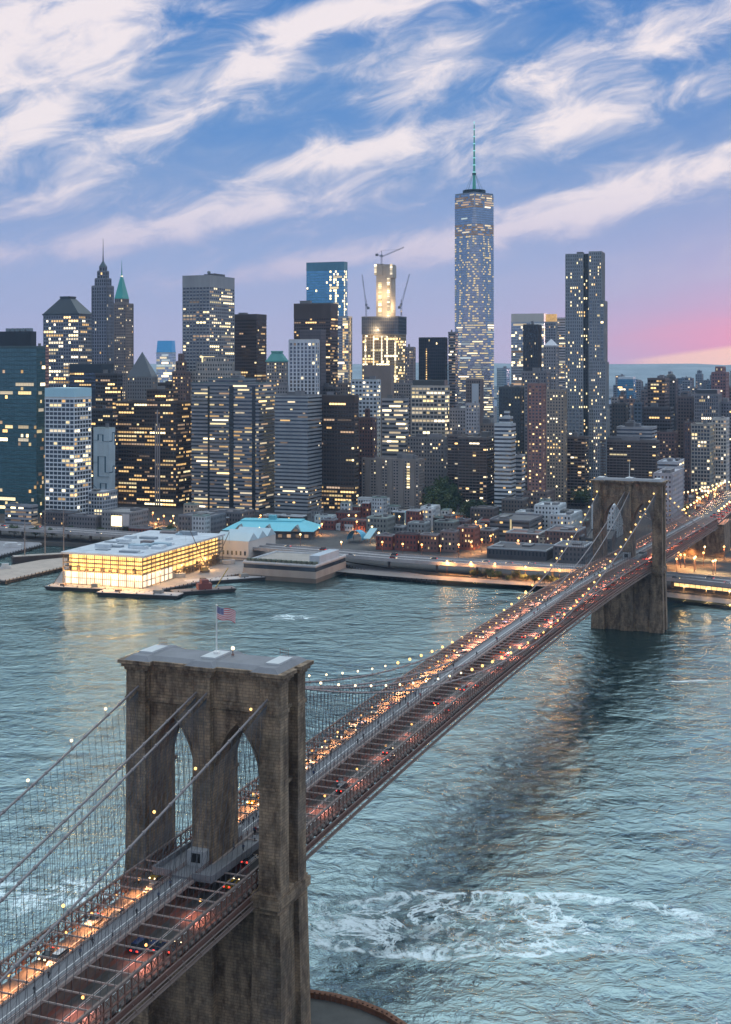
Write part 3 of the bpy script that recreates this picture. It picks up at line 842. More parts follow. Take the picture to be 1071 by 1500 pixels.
def building(name, label, x0, xc, x1, yt, D, style, wall, theta=THETA, dep=None, tiers=(), cap=None, spire=None, rt=2, base=3.0, hmax=5.0, **kw):
    rnd = random.Random(sum(map(ord, label)) * 7 + int(x0))
    ctr, a, b = footprint(x0, xc, x1, D, theta, dep)
    root = empty(name, (ctr.x, ctr.y, base), -theta, label, 'building')
    st = dict(STY[style]); st.update({k: v for k, v in kw.items() if k in st or k in ('col', 'gm')})
    panes = Panes(); z1 = zof(yt, D) - base
    X0, X1, Y0, Y1 = -a / 2, a / 2, -b / 2, b / 2
    ckw = {k: v for k, v in kw.items() if k in ('faces', 'roofcol')}
    bcap = kw.get('blank', 1.5)
    block(root, panes, rect(X0, X1, Y0, Y1), 0, z1, st, wall, rnd, cap=bcap, **ckw)
    zc = z1
    for (ty, ins) in tiers:
        if not isinstance(ins, tuple): ins = (ins, ins, ins, ins)
        zt = zof(ty, D) - base; X0 += ins[0]; X1 -= ins[1]; Y0 += ins[2]; Y1 -= ins[3]
        if X1 - X0 < 2: X0, X1 = (X0 + X1) / 2 - 1, (X0 + X1) / 2 + 1
        if Y1 - Y0 < 2: Y0, Y1 = (Y0 + Y1) / 2 - 1, (Y0 + Y1) / 2 + 1
        if zt - zc > 1: block(root, panes, rect(X0, X1, Y0, Y1), zc - .5, zt, st, wall, rnd, cap=1.0, wname='setback_wall', **ckw)
        zc = zt
    if cap:
        kind, cy, col = cap[:3]; zt = zof(cy, D) - base; cm = wallmat(col, .5, .2)
        e = .7; m_ = MB()
        if kind == 'pyr': m_.cone(rect(X0 - e, X1 + e, Y0 - e, Y1 + e), zc, ((X0 + X1) / 2, (Y0 + Y1) / 2, zt))
        elif kind == 'mansard':
            k = cap[3]; m_.prism(rect(X0 - 1.4, X1 + 1.4, Y0 - 1.4, Y1 + 1.4), zc, zc + 1.5)
            m_.prism(rect(X0 - e, X1 + e, Y0 - e, Y1 + e), zc + 1.5, zt - 2, 0, rect(X0 + k, X1 - k, Y0 + min(k, (Y1 - Y0) * .3), Y1 - min(k, (Y1 - Y0) * .3)))
            kk = min(k, (Y1 - Y0) * .3); m_.box(X0 + k - .8, X1 - k + .8, Y0 + kk - .8, Y1 - kk + .8, zt - 2, zt)
        elif kind == 'dome':
            m_.ball(((X0 + X1) / 2, (Y0 + Y1) / 2, zc), (X1 - X0) / 2, 14, 8, 0, (zt - zc) / ((X1 - X0) / 2))
        elif kind == 'box': m_.box(X0 + 1, X1 - 1, Y0 + 1, Y1 - 1, zc, zt)
        m_.obj('roof_cap' if kind != 'box' else 'penthouse', cm, root); zc = zt
    if spire:
        sy, r, col = spire; zt = zof(sy, D) - base; m_ = MB(); cx, cy = (X0 + X1) / 2, (Y0 + Y1) / 2
        m_.tube([(cx, cy, zc - 2), (cx, cy, zc + (zt - zc) * .3), (cx, cy, zt)], [r, r * .55, r * .2], 8)
        m_.obj('spire', wallmat(col, .5), root)
    if rt and not cap: rooftop(root, X0 + 2, X1 - 2, Y0 + 2, Y1 - 2, zc, rnd, rt, hmax)
    panes.flush(root)
    BL[label] = (root, a, b, z1)
    return root, a, b, z1

WHITE, PALE, GREY, CONC = (.62, .66, .70), (.44, .46, .50), (.27, .28, .31), (.24, .235, .24)
DKBR, BROWN, BRICK, TAN, DARK = (.070, .050, .042), (.13, .095, .08), (.20, .105, .085), (.34, .29, .24), (.045, .048, .055)
B = building
# --- front row and towers, left to right ---
r, a, b, z = B('glass_tower', 'broad dark teal glass tower with a flat dark penthouse at the left edge', -60, 53.6, 66.5, 508, 1270, 'glass', (.05, .09, .10), lit=.06, strip=.5, rt=0)
m_ = MB(); m_.box(-a / 2, a / 2 - 9, -b / 2 + 3, b / 2 - 2, z, z + 15); m_.obj('penthouse', wallmat((.03, .035, .045)), r)
for k in range(5): m_ = MB(); m_.box(a / 2 - 38 + k * 6, a / 2 - 34.5 + k * 6, -4, 2, z + 15, z + 18); m_.obj('cooling_unit', wallmat((.2, .24, .28)), r)
B('slab_tower', 'narrow salmon pink slab tower behind the teal glass tower', 50, 64.5, 66, 509, 1520, 'ribbon', (.46, .25, .22), lit=.03, rt=1, glass=(.3, .2, .2))
B('mansard_tower', 'grey office tower with a large dark mansard roof and many lit windows', 64, 115, 135, 461, 1566, 'grid', (.23, .25, .29), lit=.30, strip=.5, cap=('mansard', 433, (.035, .05, .065), 18), fh=4.2)
B('spired_tower', 'slender grey stone skyscraper with stepped shoulders and a tall needle spire', 135, 156, 166, 419, 1519, 'stone', (.21, .225, .27), lit=.05, tiers=((408, (3, 2, 2, 2)), (397, 2), (390, 1.6)), cap=('pyr', 380, (.09, .13, .15)), spire=(348, .9, (.10, .11, .13)), pd=.7, pw=1.2, sp=.3)
r, a, b, z = B('crowned_tower', 'brown stone skyscraper with a green copper pyramid crown and lit lantern', 165, 184, 195, 445, 1757, 'stone', (.20, .17, .16), lit=.20, tiers=((437, (2.5, 6, 2, 2)),), cap=('pyr', 397, (.05, .36, .33)), spire=(380, .8, (.06, .30, .28)), pal=('yellow', 'pale', 'warm'))
m_ = MB(); m_.ball((-1.7, 0, zof(404, 1757) - 3), 1.7); m_.obj('lantern', LIT['pale'], r)
B('office_block', 'dark navy office block with a flat windowless top in front of the spired tower', 102, 148, 166, 534, 1430, 'dkstrip', (.035, .045, .06), lit=.06, glass=(.10, .13, .18), blank=9, rt=1)
B('office_block', 'dark office block with bright lit rows beside the white grid tower', 140, 172, 179, 548, 1380, 'dkstrip', (.06, .06, .07), lit=.36)
B('pyramid_top_tower', 'grey stone tower with a plain pyramid roof and lit colonnade', 187, 222, 230, 552, 1420, 'stone', (.20, .205, .22), lit=.2, cap=('pyr', 515, (.13, .15, .17)), rt=0, pd=.7)
r, a, b, z = B('glass_tower', 'distant pale glass tower with a glowing blue crown', 229, 252, 257.5, 517, 2050, 'glass', (.5, .56, .65), lit=.55, glass=GL_PALE, pal=('pale', 'cool', 'pale', 'yellow'), rt=0)
m_ = MB(); m_.prism(rect(-a / 2, a / 2, -b / 2, b / 2), z, z + 19, 0, rect(-a / 2 + 1.5, a / 2 - 1, -b / 2 + 1, b / 2 - 1)); m_.obj('crown', emitmat('blue_crown_glow', (.06, .33, .75), .55, .2), r)
B('stepped_tower', 'reddish brown stepped masonry tower left of the tall grey slab', 253, 272, 277, 545, 1440, 'stone', (.17, .12, .115), lit=.22, tiers=((530, 3), (519, 2.5)), rt=1)
r, a, b, z = B('grid_tower', 'white concrete grid office tower with a blank pale blue top storey', 66.7, 108.5, 133, 583, 1206, 'grid', (.66, .70, .74), lit=.26, rt=1, fh=3.75, bw=4.6, sp=.30, pw=.55, pal=('yellow', 'pale', 'warm', 'yellow'))
m_ = MB(); m_.box(-a / 2 - .5, a / 2 + .5, -b / 2 - .5, b / 2 + .5, z - 1, zof(568.5, 1206) - 3); m_.obj('crown', wallmat((.42, .66, .76), .5, .08), r)
# the block with the line mural
r, a, b, z = B('mural_block', 'pale blue windowless block painted with thin dark zigzag lines', 137, 160, 168.6, 628, 1290, 'ribbon', (.46, .58, .66), lit=0, rt=1, sp=1.02, sd=.05, faces=())
m_ = MB()
for pts in (((-.5, .86), (-.2, .86), (-.2, .93), (.1, .93), (.1, .85), (.5, .85)), ((-.5, .60), (-.2, .60), (-.2, .67), (.25, .67), (.25, .48), (.5, .48)), ((-.2, .60), (-.2, .43), (.5, .43)),
            ((-.5, .33), (-.2, .27), (-.05, .27), (-.05, .35), (.3, .35), (.3, .22)), ((-.5, .22), (-.1, .22), (-.1, .10), (.5, .10))):
    for (xa, za), (xb, zb) in zip(pts[:-1], pts[1:]): m_.bar((xa * a, -b / 2 - .12, za * z), (xb * a, -b / 2 - .12, zb * z), 1.5, .12)
for pts in (((-.5, .85), (0, .85), (0, .95), (.4, .95), (.4, .8)), ((-.5, .48), (.1, .48), (.1, .55), (.5, .55)), ((-.5, .25), (.2, .25), (.2, .12), (.5, .12))):
    for (xa, za), (xb, zb) in zip(pts[:-1], pts[1:]): m_.bar((a / 2 + .12, xa * b, za * z), (a / 2 + .12, xb * b, zb * z), .12, .9)
m_.obj('mural_line', paint('mural_blue', (.03, .10, .16), .6), r)
r, a, b, z = B('office_block', 'wide dark brown office block with glowing amber rows and a pale pipe up its middle', 170, 258, 281, 590, 1335, 'dkstrip', DKBR, lit=.5, strip=.7, tiers=((572, (34, 14, 4, 4)),), rt=1)
m_ = MB()
for k in range(3): m_.tube([(a * .17 + k * 2.2, -b / 2 - .9, 2), (a * .17 + k * 2.2, -b / 2 - .9, z * (.8 if k != 1 else .93))], .7, 8)
m_.obj('riser_pipe', wallmat((.33, .30, .31)), r)
r, a, b, z = B('slab_tower', 'tall grey ribbed slab skyscraper with a dark band of louvres at its top', 268, 307, 343, 404, 1527, 'pier', (.30, .31, .33), lit=.25, strip=.55, sp=.45, sd=.4, pd=.5, bw=4.5, blank=13, rt=2)
m_ = MB(); m_.tube([(0, 0, z), (0, 0, z + 7)], .4, 6); m_.ball((0, 0, z + 6), 2.2); m_.obj('roof_radar', wallmat((.2, .22, .24)), r)
r, a, b, z = B('stone_tower', 'pale stone stepped tower with a big floodlit sign panel in front of the ribbed slab', 279, 345, 352, 545, 1440, 'stone', (.34, .33, .32), lit=.3, tiers=((532, 6), (524, 8)), rt=1)
m_ = MB(); m_.box(-a * .38, -a * .1, -b / 2 + 13.4, -b / 2 + 14.2, z + 8, z + 17); m_.obj('lit_panel', LIT['yellow'], r)
B('dark_tower', 'dark brown bronze tower right of the ribbed slab with a glowing middle', 344, 376, 390, 461, 1620, 'dkstrip', (.065, .045, .042), lit=lambda f: .75 if .32 < f < .5 else (.35 if .1 < f < .32 or .6 < f < .68 else .07), strip=.6, blank=6, rt=1)
B('stone_tower', 'grey stone tower with a green copper roof behind the concrete slab', 391, 416, 421, 530, 1500, 'stone', (.30, .285, .29), lit=.28, cap=('mansard', 514, (.10, .34, .33), 5), rt=0)
r, a, b, z = B('office_block', 'broad grey concrete office block with three dark vertical slots and lit rows', 281, 379, 404, 562, 1300, 'ribbon', (.25, .25, .27), lit=.28, strip=.75, fh=3.7, tiers=((556, (16, 20, 5, 5)),), roofcol=(.12, .16, .17))
m_ = MB()
for f_ in (-.24, .10, .43):
    w_ = 4.8 if f_ == .10 else (2.0 if f_ < 0 else 3.6)
    m_.box(a * f_ - w_ / 2, a * f_ + w_ / 2, -b / 2 - .75, -b / 2 + .2, 0, z - 3)
m_.obj('dark_slot', glassmat((.05, .055, .06), .4), r)
B('office_block', 'grey banded office block with curved-looking ribbon windows beside the concrete slab', 403, 451, 471, 580, 1287, 'ribbon', (.30, .32, .345), lit=.05, strip=.15, fh=3.5, sp=.56, roofcol=(.2, .2, .21))
B('office_block', 'dark brown office block with bright amber lower floors', 470, 519, 525, 580, 1305, 'dkstrip', DKBR, lit=lambda f: .62 if f < .22 else (.5 if .72 < f < .9 else .1), strip=.8, blank=7)
B('slab_tower', 'white vertical-ribbed tower in front of the charcoal slab', 424, 462, 466, 498, 1400, 'pier', (.56, .60, .66), lit=.22, strip=.05, bw=4.4, pw=1.6, glass=(.12, .14, .18), blank=3, rt=0)
B('slab_tower', 'plain charcoal slab without windows beside the white ribbed tower', 440, 470, 477, 484, 1450, 'dkstrip', (.095, .085, .095), lit=0, sp=.9, faces=(), glass=(.1, .09, .1), rt=0)
B('dark_tower', 'dark brown skyscraper with scattered lights in front of the blue glass tower', 431, 484, 494.5, 445, 1560, 'dkstrip', (.075, .055, .052), lit=.24, strip=.45, blank=17, rt=1, fh=3.7)
B('glass_tower', 'tall flat-topped blue glass skyscraper with columns of lit floors', 449, 504, 509, 384, 1995, 'glass', (.10, .24, .34), lit=.05, strip=.1, col=.22, glass=(.13, .34, .52), gm=.75, blank=12, rt=0, pal=('yellow', 'pale', 'yellow'))
B('glass_tower', 'lower lit glass wing on the right of the flat-topped blue tower', 470, 510, 516, 464, 1970, 'glass', (.35, .38, .42), lit=.10, strip=.2, col=.35, glass=GL_GREY, rt=0, pal=('yellow', 'pale', 'warm'))
# the tower under construction
r, a, b, z = B('unfinished_tower', 'floodlit half-built skyscraper with open golden floors and a bare concrete core', 531, 583, 594.5, 489, 1960, 'grid', (.36, .30, .22), lit=.85, strip=.5, fh=4.2, bw=4.5, sp=.3, pw=.7, glass=(.35, .25, .13), pal=('yellow', 'yellow', 'warm', 'pale'), rt=0)
pn = Panes(); rnd = random.Random(9)
crown = dict(STY['grid']); crown.update(fh=4.2, bw=3, sp=.25, lit=.0, glass=(.12, .14, .18))
block(r, pn, rect(-a / 2 - .5, a / 2 + .5, -b / 2 - .5, b / 2 + .5), z - .3, zof(464, 1960) - 3, crown, (.10, .11, .13), rnd, faces=(), wname='safety_screen')
z2 = zof(386, 1960) - 3
m_ = MB(); m_.box(-a * .16, a * .26, -b * .28, b * .28, z, z2); m_.box(-a * .20, a * .02, -b * .3, b * .2, z2 - 16, z2 + 1); m_.box(a * .1, a * .3, -b * .3, b * .2, z2 - 20, z2 - 2)
for k in range(20): m_.box(-a * .165, a * .265, -b * .285, b * .285, z + k * (z2 - z) / 20, z + k * (z2 - z) / 20 + .5)
m_.obj('concrete_core', wallmat((.40, .37, .33)), r)
for q_ in ((-a * .1, -b * .3 - 14, z + 6), (a * .2, -b * .3 - 14, z + 30), (a * .02, -b * .3 - 14, z + 58), (a * .45, -b * .2, z + 40)):
    l_ = bpy.data.lights.new('floodlight', 'POINT'); l_.energy = 26000; l_.color = (1, .66, .32); l_.shadow_soft_size = .6
    lo = bpy.data.objects.new('floodlight', l_); COL.objects.link(lo); lo.parent = r; lo.location = q_
for fx, zt_, key in ((-.05, .80, 'yellow'), (.185, .84, 'pale')):
    for k in range(30):
        zz = z - 4 + k * (z2 - z) * zt_ / 30 + (0 if fx < 0 else 2)
        pn.add(Matrix.Translation((a * fx, -b * .29 - .3, zz)), 5.0 if fx < 0 else 4.2, 2.0, key if rnd.random() < .9 else 'warm')
for fx in (-.175, .27):
    for k in range(5): pn.add(Matrix.Translation((a * fx, -b * .31 - .3, z2 - 14 + k * 3.2)), 3.8, 2.8, 'pale')
for fx in (-.41, -.18, .05, .2, .43):
    for k in range(15): pn.add(Matrix.Translation((a * fx, -b / 2 - .62, z - 5 - k * 4.6)), 2.6 if abs(fx) > .3 else 2.0, 3.9, 'pale' if k < 9 else 'yellow')
pn.flush(r)
def crane(label, base, h, jib, back, D=0):
    """luffing tower crane: lattice mast, jib, counter jib"""
    r = empty('tower_crane', base, 0, label, 'crane')
    st = paint('crane_steel', (.22, .24, .30), .5)
    def lattice(p, q, w_):
        m_ = MB(); p, q = Vector(p), Vector(q); d = (q - p).normalized(); up = Vector((0, 1, 0)); a_ = d.cross(up).normalized() * w_
        for o_ in (a_ + up * w_, a_ - up * w_, -a_ + up * w_, -a_ - up * w_): m_.bar(p + o_, q + o_, w_ * .5)
        n_ = max(3, int((q - p).length / (w_ * 3)))
        for i in range(n_):
            s0, s1 = p.lerp(q, i / n_), p.lerp(q, (i + 1) / n_)
            m_.bar(s0 + a_, s1 - a_, w_ * .3); m_.bar(s0 - a_ - up * w_, s1 + a_ - up * w_, w_ * .3)
        return m_
    lattice((0, 0, 0), (0, 0, h), .9).obj('mast', st, r)
    lattice((0, 0, h), (jib[0], 0, h + jib[1]), .7).obj('jib', st, r)
    lattice((0, 0, h), (back[0], 0, h + back[1]), .7).obj('counter_jib', st, r)
    m_ = MB(); m_.box(back[0] - 2, back[0] + 2, -1.5, 1.5, h + back[1] - 3, h + back[1] + .5); m_.obj('counterweight', wallmat((.2, .2, .22)), r)
    m_ = MB(); m_.box(-1.6, 1.6, -2.2, -.9, h, h + 3); m_.obj('cab', st, r)
    m_ = MB(); m_.bar((0, 0, h), (0, 0, h + 9), .8); m_.bar((0, 0, h + 9), (jib[0] * .8, 0, h + jib[1] * .8), .2); m_.bar((0, 0, h + 9), (back[0], 0, h + back[1]), .2); m_.obj('apex_tie', st, r)
Dk = 1960
crane('tall crane on top of the half-built concrete core with its jib reaching right', at(559, 388, Dk), 12, (33, 14), (-7, 4))
crane('crane with a steep raised jib on the left of the half-built tower', at(536.5, 466, Dk), 18, (-6, 46), (3, -2))
crane('crane with a steep raised jib on the right of the half-built tower', at(588, 463, Dk), 16, (12, 46), (-3, -2))
for lb, q in (('floodlight on the right crane base of the half-built tower', at(588, 456, Dk)),):
    r2 = empty('floodlight', q, 0, lb, 'lamp'); m_ = MB(); m_.ball((0, -2.5, 0), 1.0); m_.obj('lamp_globe', LIT['pale'], r2); m_ = MB(); m_.bar((0, -2.5, -1), (0, -2.5, -5), .5); m_.obj('post', M_STEEL, r2)
B('slab_tower', 'plain tan windowless slab in front of the half-built tower', 533, 573, 577, 536, 1560, 'ribbon', (.24, .20, .185), lit=0, sp=1.02, sd=.05, faces=(), rt=0)
B('office_block', 'slim brown tower just right of the half-built tower', 594, 605, 608, 509, 1850, 'stone', (.25, .22, .23), lit=.2, rt=1)
r, a, b, z = B('dark_tower', 'black slab tower with one vertical line of lights, left of the tallest tower', 614, 652, 654.5, 495, 1680, 'pier', (.028, .030, .036), lit=.01, glass=(.05, .055, .07), rt=0, pd=.3)
pn = Panes()
for k in range(19): pn.add(Matrix.Translation((-a * .21, -b / 2 - .4, z - 14 - k * 2.9)), 1.4, 1.5, 'warm')
pn.flush(r)
B('office_block', 'greyish brown tower hard against the left side of the tallest tower', 657, 667, 671, 487, 1760, 'ribbon', (.22, .21, .235), lit=.35, rt=1)
# the tallest tower
D1 = 2120.0
c1 = Vector(((697 - PX) / F * D1, D1 + 30, 3)); t1 = R(4)
r1 = empty('tallest_tower', (c1.x, c1.y, 3), -t1, 'tallest skyscraper of the skyline, a chamfered glass shaft with a ringed crown', 'building')
rnd = random.Random(77); pn = Panes()
zb, zt_ = 57.0, zof(283, D1) - 3; hb = 31.0
bc = [(-hb, -hb), (hb, -hb), (hb, hb), (-hb, hb)]; tcn = [(0, -hb), (hb, 0), (0, hb), (-hb, 0)]
def sect(f):
    out = []
    for i in range(4):
        q0, q1 = Vector(tcn[i - 1]), Vector(tcn[i]); c = Vector(bc[i]); out += [c.lerp(q0, f), c.lerp(q1, f)]
    return [tuple(p) for p in out]
m_ = MB(); vs = [(x, y, zb) for x, y in bc] + [(x, y, zt_) for x, y in tcn]
fs = []
for i in range(4): fs += [(i, (i + 1) % 4, 4 + i), (4 + i, (i + 1) % 4, 4 + (i + 1) % 4)]
fs += [(4, 5, 6, 7), (3, 2, 1, 0)]
m_.add(vs, fs); m_.obj('glazing', glassmat((.36, .40, .48), .8), r1)
m_ = MB(); NF = 96
for i in range(NF):
    f0 = i / NF; z0 = zb + f0 * (zt_ - zb)
    if i in (0,): continue
    m_.prism(outset(sect(f0), .35), z0, z0 + .55)
m_.obj('spandrel', wallmat((.30, .33, .38)), r1)
b_ = MB(); b_.box(-hb, hb, -hb, hb, 0, zb); b_.obj('podium', glassmat((.42, .45, .5), .5), r1)
for i in range(NF):
    f0 = (i + .5) / NF; z0 = zb + f0 * (zt_ - zb); sc_ = sect(f0)
    py = H - (z0 + 3); row = PY - (z0 + 3 - H) / D1 * F
    blank = 302 < row < 326
    for k in range(8):
        p, q = Vector(sc_[k]), Vector(sc_[(k + 1) % 8]); L = (q - p).length
        if L < 3: continue
        d = (q - p) / L; nn = Vector((d.y, -d.x))
        if nn.y > .35: continue
        nb = max(1, round(L / 3.4)); bwk = L / nb
        ang = math.atan2(d.y, d.x)
        lf = .02 if blank else (.48 if row > 470 else (.85 if row < 346 else .11))
        if row < 346 and not blank: pal = ('dim', 'dim', 'pale')
        else: pal = ('pale', 'pale', 'yellow', 'cool')
        lf *= rnd.choice((.5, .8, 1, 1.3))
        j = 0
        while j < nb:
            colm = (not blank) and 345 < row < 470 and (int((p + d * bwk * j).x / 4.2) % 5 in (0, 3)) and rnd.random() < .6
            if not (rnd.random() < lf or colm): j += 1; continue
            ln = rnd.randint(1, 5) if (row > 470 or row < 346) else 1
            ln = min(ln, nb - j)
            c = p + d * (bwk * (j + ln / 2)) + nn * .25
            pn.add(Matrix.Translation((c.x, c.y, z0)) @ Matrix.Rotation(ang, 4, 'Z'), bwk * ln - .5, 2.2 if row < 470 else 1.8, rnd.choice(pal)); j += ln + rnd.choice((0, 1))
pn.flush(r1)
m_ = MB(); m_.prism(outset(tcn, -.4), zt_, zt_ + 2.5); m_.obj('parapet', wallmat((.18, .22, .28)), r1)
m_ = MB()
for k in range(3): m_.tube([(0, 0, zt_ + 2 + k * 2.6), (0, 0, zt_ + 3.2 + k * 2.6)], 19 - .6 * k, 24)
for k in range(16):
    a_ = 2 * math.pi * k / 16; m_.bar((18 * math.cos(a_), 18 * math.sin(a_), zt_ + 1), (18 * math.cos(a_), 18 * math.sin(a_), zt_ + 8), .9)
m_.obj('crown_ring', wallmat((.06, .08, .09)), r1)
sz0, sz1 = zt_ + 7, zof(177, D1) - 3
m_ = MB(); m_.tube([(0, 0, sz0), (0, 0, sz0 + 28), (0, 0, sz1)], [3.0, 1.9, .7], 10); sp_ = m_.obj('spire', emitmat('spire_glow', (.03, .42, .36), .42, .25), r1)
m_ = MB()
for k in range(8):
    zz = sz0 + 30 + k * 11.5; m_.tube([(0, 0, zz), (0, 0, zz + 1.6)], 2.5 - .18 * k, 10)
m_.ball((0, 0, sz1), .9)
m_.obj('beacon_ring', emitmat('beacon_ring_glow', (.35, .85, .90), .9), sp_)
m_ = MB(); m_.tube([(0, 0, sz0 + 26), (0, 0, sz0 + 29.5)], 3.2, 10)
m_.obj('collar', wallmat((.03, .10, .09)), sp_)
m_ = MB()
for k in range(8):
    a_ = 2 * math.pi * k / 8; m_.tube([(14 * math.cos(a_), 14 * math.sin(a_), zt_ + 8), (2.6 * math.cos(a_), 2.6 * math.sin(a_), sz0 + 27)], .25, 4)
m_.obj('guy_cable', wallmat((.2, .3, .36)), sp_)
# --- right of the tallest tower ---
r, a, b, z = B('glass_tower', 'light blue glass tower with a translucent screen top right of the tallest tower', 749, 797, 801, 472, 1990, 'glass', (.35, .42, .52), lit=.34, strip=.4, glass=(.32, .40, .52), rt=0, pal=('pale', 'cool', 'yellow', 'dim'), gm=.7)
m_ = MB(); m_.box(-a / 2, a / 2, -b / 2, b / 2, z, zof(459, 1990) - 3); m_.obj('screen', wallmat((.50, .50, .48), .3, .1), r)
r, a, b, z = B('slab_tower', 'grey ribbed tower with a glowing amber cube on its roof', 799, 814, 816.5, 472, 1930, 'pier', (.26, .27, .30), lit=.2, rt=0)
m_ = MB(); m_.box(-a * .5, a * .5, -b * .4, b * .4, z, z + 12); m_.obj('lit_cube', LIT['warm'], r)
B('glass_tower', 'pale glass slab with lit horizontal bands left of the rippled tower', 812, 829, 832, 466, 1960, 'ribbon', (.45, .45, .50), lit=.42, strip=.8, glass=GL_GREY, rt=0)
B('dark_tower', 'black tower standing in front of the light blue glass tower', 767, 788, 793, 476, 1650, 'pier', (.05, .052, .06), lit=.07, glass=(.07, .08, .09), rt=1)
B('pyramid_top_tower', 'grey stone tower with a small white pyramid roof left of the rippled tower', 797, 814, 818, 507, 1560, 'stone', (.27, .27, .29), lit=.22, cap=('pyr', 496, (.66, .68, .72)), rt=0)
# the rippled steel tower
DG = 1370.0
cg, ag, bg_ = footprint(829, 881, 893, DG, R(18), 24)
rg = empty('rippled_tower', (cg.x, cg.y, 3), -R(18), 'tall rippled stainless steel apartment tower with a dark vertical recess, right of the tallest tower', 'building')
rnd = random.Random(31); pn = Panes()
stg = dict(STY['stone']); stg.update(fh=3.4, bw=2.6, sp=.38, sd=.25, pw=1.0, pd=.55, lit=.19, strip=.05, glass=(.16, .19, .22), pal=('yellow', 'warm', 'pale', 'yellow'), gm=.6)
def ripple(x0, x1, y0, y1, k, amp, ph):
    n_ = max(3, int((x1 - x0) / 3.6)); pts = []
    for i in range(n_ + 1):
        f_ = i / n_; pts.append((x0 + (x1 - x0) * f_, y0 + amp * math.sin(f_ * k + ph) * (0 if i in (0, n_) else 1)))
    return pts + [(x1, y1), (x0, y1)]
zs = [0, zof(600, DG) - 3, zof(530, DG) - 3, zof(440, DG) - 3, zof(372, DG) - 3, zof(364, DG) - 3]
ex = [(-.6, 5.0), (-.3, 4.0), (0, 2.6), (0, 0), (0, 0)]
for i in range(4):
    e0, e1 = ex[i]
    block(rg, pn, ripple(-ag / 2 + e0, -ag * .02, -bg_ / 2, bg_ / 2, 7 + i, .9, i * 1.1), zs[i], zs[i + 1], stg, (.24, .27, .30), rnd, cap=.4, roof=(i == 3), wname='rippled_wall')
    block(rg, pn, ripple(ag * .16, ag / 2 + e1, -bg_ / 2, bg_ / 2, 8 - i, 1.0, 2 + i * .9), zs[i], zs[i + 1] + (2 if i == 3 else 0), stg, (.25, .275, .30), rnd, cap=.4, roof=(i == 3), wname='rippled_wall')
    sd_ = dict(stg); sd_.update(lit=.13, glass=(.08, .10, .12))
    block(rg, pn, rect(-ag * .02, ag * .16, -bg_ / 2 + 4, bg_ / 2 - .5), zs[i], zs[i + 1], sd_, (.055, .065, .07), rnd, cap=.4, roof=(i == 3), wname='recess_wall')
rooftop(rg, -ag * .4, ag * .4, -6, 6, zs[4], rnd, 2, 4)
pn.flush(rg)
B('brick_tower', 'reddish brick residential tower with many warm lights below the white pyramid roof', 774, 794, 799, 563, 1250, 'stone', (.27, .155, .14), lit=.30, pal=('warm', 'yellow', 'dim'), rt=1, fh=3.1)
B('dark_tower', 'blackish green tower with a few bright windows right of the tallest tower', 732, 762, 767, 568, 1380, 'stone', (.05, .06, .065), lit=.09, pal=('yellow', 'warm'), rt=2)
B('white_block', 'white stepped apartment block with terraces below the blackish green tower', 725, 749, 755, 622, 1270, 'ribbon', (.52, .56, .60), lit=.07, tiers=((612, (4, 2, 3, 3)), (604, (4, 2, 3, 3))), rt=1)
B('stone_tower', 'beige apartment tower crowded with lit windows left of the rippled tower', 797, 826, 830, 572, 1330, 'stone', (.30, .255, .21), lit=.48, pal=('warm', 'yellow', 'pale'), rt=1, fh=3.2)
B('slab_tower', 'brown tower with a pale vertical stripe below the tallest tower', 683, 704, 708, 556, 1650, 'pier', (.23, .19, .19), lit=.10, rt=0, faces=(0,))
r, a, b, z = BL['brown tower with a pale vertical stripe below the tallest tower']
m_ = MB(); m_.box(-a * .08, a * .38, -b / 2 - 1.2, -b / 2 - .4, 4, z - 5); m_.obj('pale_stripe', wallmat((.48, .54, .62), .4, .06), r)
B('white_block', 'light grey tower in front of the pale striped tower', 683, 698, 702, 592, 1450, 'stone', (.42, .42, .46), lit=.16, rt=1)
B('lit_block', 'bright office block with large glowing windows and a dark attic', 603, 652, 658, 566, 1500, 'grid', (.42, .40, .38), lit=.8, strip=.5, cap=('box', 557, (.06, .065, .07)), pal=('pale', 'yellow', 'pale'), bw=4.4, fh=4.4)
B('white_block', 'pale blue-white block with square windows left of the lit banded block', 515, 552, 557, 557, 1450, 'stone', (.50, .56, .63), lit=.22, rt=2, bw=4.2, fh=4.4, pal=('pale', 'yellow'))
B('lit_block', 'banded office block with solid glowing rows below the tan slab', 560, 594, 598, 585, 1430, 'ribbon', (.32, .32, .34), lit=.85, strip=.95, pal=('yellow', 'pale'), rt=2, fh=4.6)
B('brick_tower', 'dark red brick tower right of the amber-floored office block', 515, 546, 551, 613, 1350, 'stone', (.13, .075, .07), lit=.16, pal=('warm', 'yellow'), tiers=((600, (14, 6, 4, 4)),), rt=0)
B('office_block', 'grey masonry block with dark setbacks above the beige apartment slab', 597, 650, 658, 642, 1400, 'stone', (.20, .195, .20), lit=.18, rt=3)
B('apartment_slab', 'wide beige brick apartment slab with shallow bays near the waterfront', 531, 613, 621, 674, 1322, 'stone', (.29, .26, .245), lit=.13, pal=('yellow', 'pale', 'dim'), rt=3, fh=2.9)
r, a, b, z = BL['wide beige brick apartment slab with shallow bays near the waterfront']
for k in range(5):
    m_ = MB(); x_ = -a / 2 + a * (k + .5) / 5; m_.box(x_ - 2.6, x_ + 2.6, -b / 2 - 1.6, -b / 2 - .3, 0, z + .6); m_.obj('bay', wallmat((.25, .225, .21)), r)
pn = Panes()
for k in range(9): pn.add(Matrix.Translation((a * .34, -b / 2 - .45, z - 4 - k * 2.9)), 5.0, 1.7, 'yellow')
pn.flush(r)
